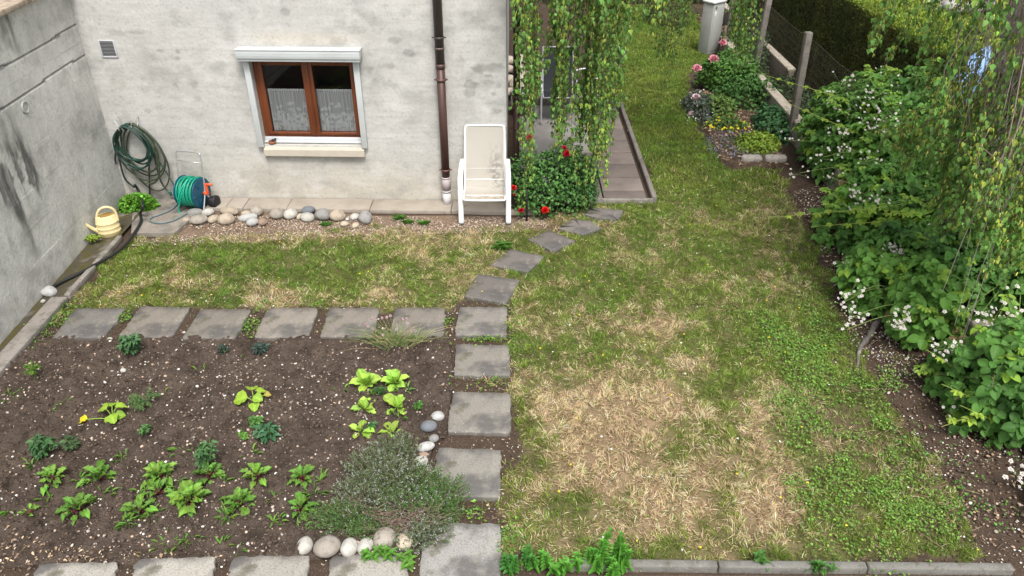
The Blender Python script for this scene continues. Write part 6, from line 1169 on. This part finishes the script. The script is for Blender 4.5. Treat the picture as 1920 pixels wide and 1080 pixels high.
# ================================================================== WEEPING BIRCH
tb = np.array((4.55, 7.05, 0)); bt_ = thing('weeping_birch', 'weeping birch with rough grey trunk, its leafy twigs hanging over patio and brambles', 'tree', tb); g = np.random.default_rng(17)
b = Batch(); TP = spline([tb, tb+(.03, .0, 1.2), tb+(.0, .03, 2.6), tb+(-.08, .0, 4.2), tb+(-.1, .05, 6.2), tb+(0, .1, 8)], 40); b.tube(TP, np.linspace(.21, .06, 40)*(1+.07*np.sin(np.arange(40)*1.7)), 20)
limbs = [[TP[20], (3.4, 7.2, 5.2), (2.0, 7.7, 5.3), (.8, 8.0, 4.7), (.1, 8.2, 4.1)], [TP[22], (3.6, 8.2, 5.4), (2.4, 9.4, 5.3), (1.6, 10.6, 4.7)], [TP[18], (4.2, 6.3, 4.7), (3.9, 5.6, 4.9), (3.6, 4.9, 4.3)], [TP[17], (4.9, 6.2, 4.4), (5.1, 5.4, 4.6), (5.0, 4.8, 4.2)], [TP[24], (5.3, 7.8, 5.6), (5.9, 8.6, 5.4)],
         [TP[19], (4.3, 7.8, 4.8), (4.2, 8.8, 5.0), (4.2, 10.0, 4.4)], [TP[27], (3.2, 6.6, 6.3), (1.8, 6.9, 6.2), (.9, 7.4, 5.4)], [TP[30], (5.6, 6.6, 6.6), (6.4, 6.2, 6.0)], [TP[34], (4.0, 8.2, 7.3), (3.4, 9.4, 6.6)]]
LS = [spline(l, 30) for l in limbs]
for l in LS: b.tube(l, np.linspace(.07, .015, 30), 10)
b.build('trunk', M_bark, bt_)
tw, lf, ck = Batch(), Batch(), Batch()
LBI = leaf(4, 2, 'birch', .18, .12)
def strand(px, py, Y, ztop=None, dens=1.0, ls=.05, bare=0.0, thin=.0029, cat=.5, bl=None, sway=.06, tone=1.0):
    end = D(px, py, Y); top = np.array((end[0]+g.normal(0, .12), Y+g.normal(0, .12), ztop if ztop else 4.6+g.uniform(-.2, .3)))
    mid = [(top*(1-f)+end*f)+np.array((g.normal(0, sway), g.normal(0, sway), 0)) for f in (.3, .6, .82)]; n = max(30, int((top[2]-end[2])*22)); P = spline([top, *mid, end], n); tw.tube(P, np.linspace(thin*1.4, thin*.5, n), 4, (.17, .12, .085) if bare < .5 else (.36, .30, .27), cap=False)
    if bare > .95: return P
    Lh = np.linalg.norm(np.diff(P, axis=0), axis=1).sum(); m = int(Lh/.024*dens*(1-bare)); ls = ls*.86; tt = g.random(m)*(n-1.01); i0 = tt.astype(int); pos = P[i0]+(P[i0+1]-P[i0])*(tt-i0)[:, None]
    k = pos[:, 2] < 3.4; k |= g.random(m) < .45; pos = pos[k]; m = len(pos)
    hz = rand_dirs(m, g); hz[:, 2] = 0; hz = nrm(hz); dd = nrm(hz*g.uniform(.2, .9, (m, 1))+np.array((0, 0, -1.))); nn = nrm(hz+np.array((0, -.25, .35))+rand_dirs(m, g)*.5); s_ = ls*g.uniform(.45, 1.25, m)
    y_ = (g.random(m) < .3)[:, None]; base = np.where(y_, np.array((.28, .38, .06)), np.array((.13, .26, .06)))*tone; lf.scatter(LBI, pos+hz*(s_*.35)[:, None], frames(dd, nn), np.stack([s_*.85, s_, s_], 1), jcol(base, m, .2, g, .06))
    for q in range(int(2+Lh*1.4)):
        i1 = int(g.integers(max(1, int(n*.25)), n-2)); a_ = g.random()*6.28; o1 = np.array((math.cos(a_), math.sin(a_), 0))*g.uniform(.04, .10); L1 = g.uniform(.10, .26)
        if P[i1][2] > 3.3: continue
        S1 = spline([P[i1], P[i1]+o1*.8+(0, 0, -.02), P[i1]+o1*1.1+(0, 0, -L1)], 8); tw.tube(S1, thin*.55, 3, (.17, .12, .085), cap=False); m1 = int(4+L1*40); k1 = g.integers(2, 8, m1); h1 = rand_dirs(m1, g); s1 = ls*g.uniform(.4, 1.1, m1)
        lf.scatter(LBI, S1[k1]+h1*.012, frames(nrm(h1*.6+np.array((0, 0, -1.))), nrm(h1+np.array((0, -.25, .35)))), np.stack([s1*.85, s1, s1], 1), jcol(np.array((.14, .27, .06))*tone, m1, .22, g, .07))
    mc = int(m*cat*.5)
    if mc:
        kk = g.integers(0, m, mc); hz2 = hz[::-1][:mc] if mc <= m else hz; dd = nrm(hz2*.25+np.array((0, 0, -1.))); ck.scatter(CATK, pos[kk]+hz2*.01, frames(dd, hz2+np.array((0, 0, .1))), np.stack([np.full(mc, .0052), g.uniform(.026, .042, mc), np.full(mc, .0052)], 1), jcol((.50, .55, .12), mc, .18, g, .06))
    return P
_c = Batch(); _c.lathe([(.5, 0), (1, .15), (1, .8), (.4, 1)], (0, 0, 0), 5); CATK = (_c.V[0][:, [0, 2, 1]]*(1, 1, 1), [tuple(f[::-1]) for F_ in _c.F for f in F_.tolist()])
# curtain over the patio
BW = [(978, 1010, 285, 10), (1012, 1036, 118, 2), (1038, 1060, 265, 9), (1062, 1080, 165, 2), (1080, 1112, 290, 12), (1112, 1146, 300, 13), (1140, 1160, 190, 5)]
for xa, xb, lim, m in BW:
    for i in range(m): strand(g.uniform(xa, xb), lim*g.uniform(.55, 1.08), g.uniform(8.5, 9.2), 4.4 if xb < 1100 else 4.7, .95, .062, 0, sway=.03, cat=.9)
for i in range(11): strand(g.uniform(975, 1150), g.uniform(60, 115), g.uniform(8.3, 9.0), 4.5, 1.0, .054, 0, sway=.05, cat=.7)
for x_, y_ in [(990, 320), (998, 345), (985, 385), (1048, 300), (1085, 350), (1096, 385), (1112, 335), (1128, 330), (1120, 310), (1138, 345), (1130, 250)]: strand(x_, y_, g.uniform(8.1, 8.4), 4.5, .9, .055, 0, cat=.9, sway=.03)
for i in range(14): strand(g.uniform(960, 1190), g.uniform(0, 60), g.uniform(8.0, 8.8), 4.6, 1.1, .06, 0, cat=.8)
for x_, y_ in [(1168, 95), (1172, 85), (1222, 62), (1230, 55), (1205, 30), (1212, 25), (1240, 30)]: strand(x_, y_, 7.8, 4.6, .9, .06, 0, cat=.4)
for i in range(8): strand(g.uniform(1232, 1262), g.uniform(80, 175), g.uniform(10.4, 11.4), 4.6, .7, .05, 0, cat=.6, tone=.7)
for i in range(7): strand(g.uniform(1268, 1292), g.uniform(40, 110), g.uniform(10.6, 11.2), 4.6, .7, .05, 0, cat=.6, tone=.8)
for i in range(17): strand(g.uniform(1358, 1400), g.uniform(50, 125), g.uniform(9.6, 10.4), 4.5, .85, .055, 0, cat=.6, tone=.85)
# right hand curtain
for i in range(7): strand(g.uniform(1628, 1662), g.uniform(70, 130), g.uniform(6.8, 7.3), 4.3, .8, .055, 0, cat=.9)
for i in range(6): strand(g.uniform(1715, 1775), g.uniform(50, 120), g.uniform(6.2, 7.0), 4.3, .75, .058, 0, cat=.8)
for i in range(9): strand(g.uniform(1720, 1790), g.uniform(170, 300), g.uniform(5.9, 6.8), 3.0 if i % 2 else 4.3, .7, .058, 0, cat=.9)
for i in range(34): strand(g.uniform(1740, 1830), g.uniform(280, 430), g.uniform(5.8, 6.4), 2.5, .9, .055, 0, cat=1.1)
for i in range(17): strand(g.uniform(1660, 1735), g.uniform(250, 345), g.uniform(6.4, 6.9), 1.75+g.random()*.3, .95, .05, 0, cat=1.6, tone=1.15)
for i in range(36): strand(g.uniform(1780, 1950), g.uniform(300, 480), g.uniform(5.3, 6.0), 2.4 if i % 3 else 4.3, .95, .055, 0, cat=1.0)
for i in range(30): strand(g.uniform(1835, 1945), g.uniform(400, 520), g.uniform(5.0, 5.5), 2.3, 1.0, .052, 0, cat=1.1, tone=1.1)
for i in range(16): strand(g.uniform(1880, 1960), g.uniform(120, 300), g.uniform(5.3, 6.0), 4.3, .8, .058, 0, cat=.6)
for i in range(6): strand(g.uniform(1790, 1880), g.uniform(20, 60), g.uniform(5.3, 6.0), 4.3, .8, .06, 0, cat=.6)
# bare dead twigs
for i in range(240): strand(1905-g.random()*115*(i/240)**.5-g.uniform(0, 25), g.uniform(150, 440), g.uniform(5.7, 6.5), 4.2, .1, .04, 1.0, .0028, sway=.10)
for x_, y_ in [(1805, 640), (1802, 635), (1790, 610), (1812, 470), (1808, 590), (1768, 545)]: strand(x_, y_, 5.2, 4.0, .1, .04, 1.0, .0036, sway=.03)
for l in LS:                                                    # leafy hangers along the limbs, above the picture
    for i in range(26):
        q = l[g.integers(8, 30)]; e = q+np.array((g.normal(0, .25), g.normal(0, .25), -g.uniform(.4, 1.0))); P = spline([q, (q+e)/2+(g.normal(0, .08), g.normal(0, .08), .1), e], 16); tw.tube(P, .0022, 4, (.12, .085, .07), cap=False); m = 26; k = g.integers(2, 16, m); hz = rand_dirs(m, g); dd = nrm(hz*.5+np.array((0, 0, -1.))); lf.scatter(L_SM, P[k], frames(dd, hz), np.full(m, .06)*np.ones(m), jcol((.10, .20, .045), m, .2, g))
lf.build('leaves', M_leaf, bt_); tw.build('twigs', M_stem, bt_); ck.build('catkins', M_leaf, bt_)
# black bent rods of the neighbouring garden and the blue tarpaulin
tc_ = thing('blue_tarpaulin', 'light blue tarpaulin lying over something beyond the hedge, mostly hidden by birch twigs', 'tarpaulin', (6.9, 9.6, 0)); b = Batch(); pts = [(1856, 84, 9.7), (1868, 118, 9.4), (1850, 150, 9.1), (1815, 168, 8.9), (1800, 150, 9.0), (1802, 118, 9.3), (1830, 98, 9.5)]
q = [D(*p) for p in pts]; c_ = sum(q)/len(q); V = [*q, *(c_+(p-c_)*.6+(0, -.04, .05) for p in q), c_+(0, -.05, .07)]; n = len(q); V += [p*(1, 1, 0)+(0, .25, 0) for p in q]
b.add(V, [(i, (i+1) % n, n+(i+1) % n, n+i) for i in range(n)]+[(n+i, n+(i+1) % n, 2*n) for i in range(n)]+[(i, 2*n+1+i, 2*n+1+(i+1) % n, (i+1) % n) for i in range(n)], (.22, .36, .62)); b.build('sheet', mat('tarp', rough=.45, attr=True, n=[(5, 4, (.16, .27, .5, .6), .4, .7)]), tc_)
b = Batch(); p = D(1855, 130, 9.0); b.add(ICO[2][0]*(.05, .05, .08)+p, ICO[2][1], (.7, .72, .72)); b.build('painted_highlight', MATS['tarp'], tc_)  # highlight on the sheet, modelled as a whitish blob
# ================================================================== BACKGROUND PLANTING
for i, (x_, y_, r_, lab) in enumerate([(1.4, 20.6, .9, 'dark shrub at the back end of the lawn, left one behind the birch curtain'), (3.0, 20.4, .95, 'dark shrub at the back end of the lawn, in the middle'), (4.7, 20.6, 1.0, 'dark shrub at the back of the garden behind the grey meter cabinet'), (10.2, 20.4, 1.2, 'dark shrub above the far boulder wall, left one'), (12.6, 20.5, 1.3, 'dark shrub above the far boulder wall, right one')]):
    c = np.array((x_, y_, 0)); t = thing('shrub', lab, 'shrub', c, 'dark shrubs at the far end of the gardens'); lf, st = Batch(), Batch(); bush(lf, st, c+(0, 0, .3), (r_, .7, 1.2), 2600, .09, (.05, .09, .025), 500+i, L_SM, 10, (.1, .08, .06), .3); lf.build('leaves', M_leaf, t); st.build('stems', M_stem, t)
c = np.array((3.25, 18.2, 0)); t = thing('low_shrub', 'low dark brownish shrub beside the meter cabinet at the back', 'shrub', c); lf, st = Batch(), Batch(); bush(lf, st, c+(.3, 0, .1), (.5, .9, .4), 1400, .06, (.06, .075, .03), 530, L_SM, 10, (.12, .08, .06), .3); lf.build('leaves', M_leaf, t); st.build('stems', M_stem, t)
mound('ivy_mound', 'dark ivy between the fence and the hedge', 'ivy', (4.8, 12.0, 0), (.40, 1.8, .30), 2600, .06, (.045, .08, .03), 41)
mound('ivy_mound', 'dark ivy tangled at the foot of the first fence post beside the meter cabinet', 'ivy', (4.55, 15.2, 0), (.35, 1.2, .7), 2200, .06, (.045, .08, .03), 42)
S.cycles.samples = 64
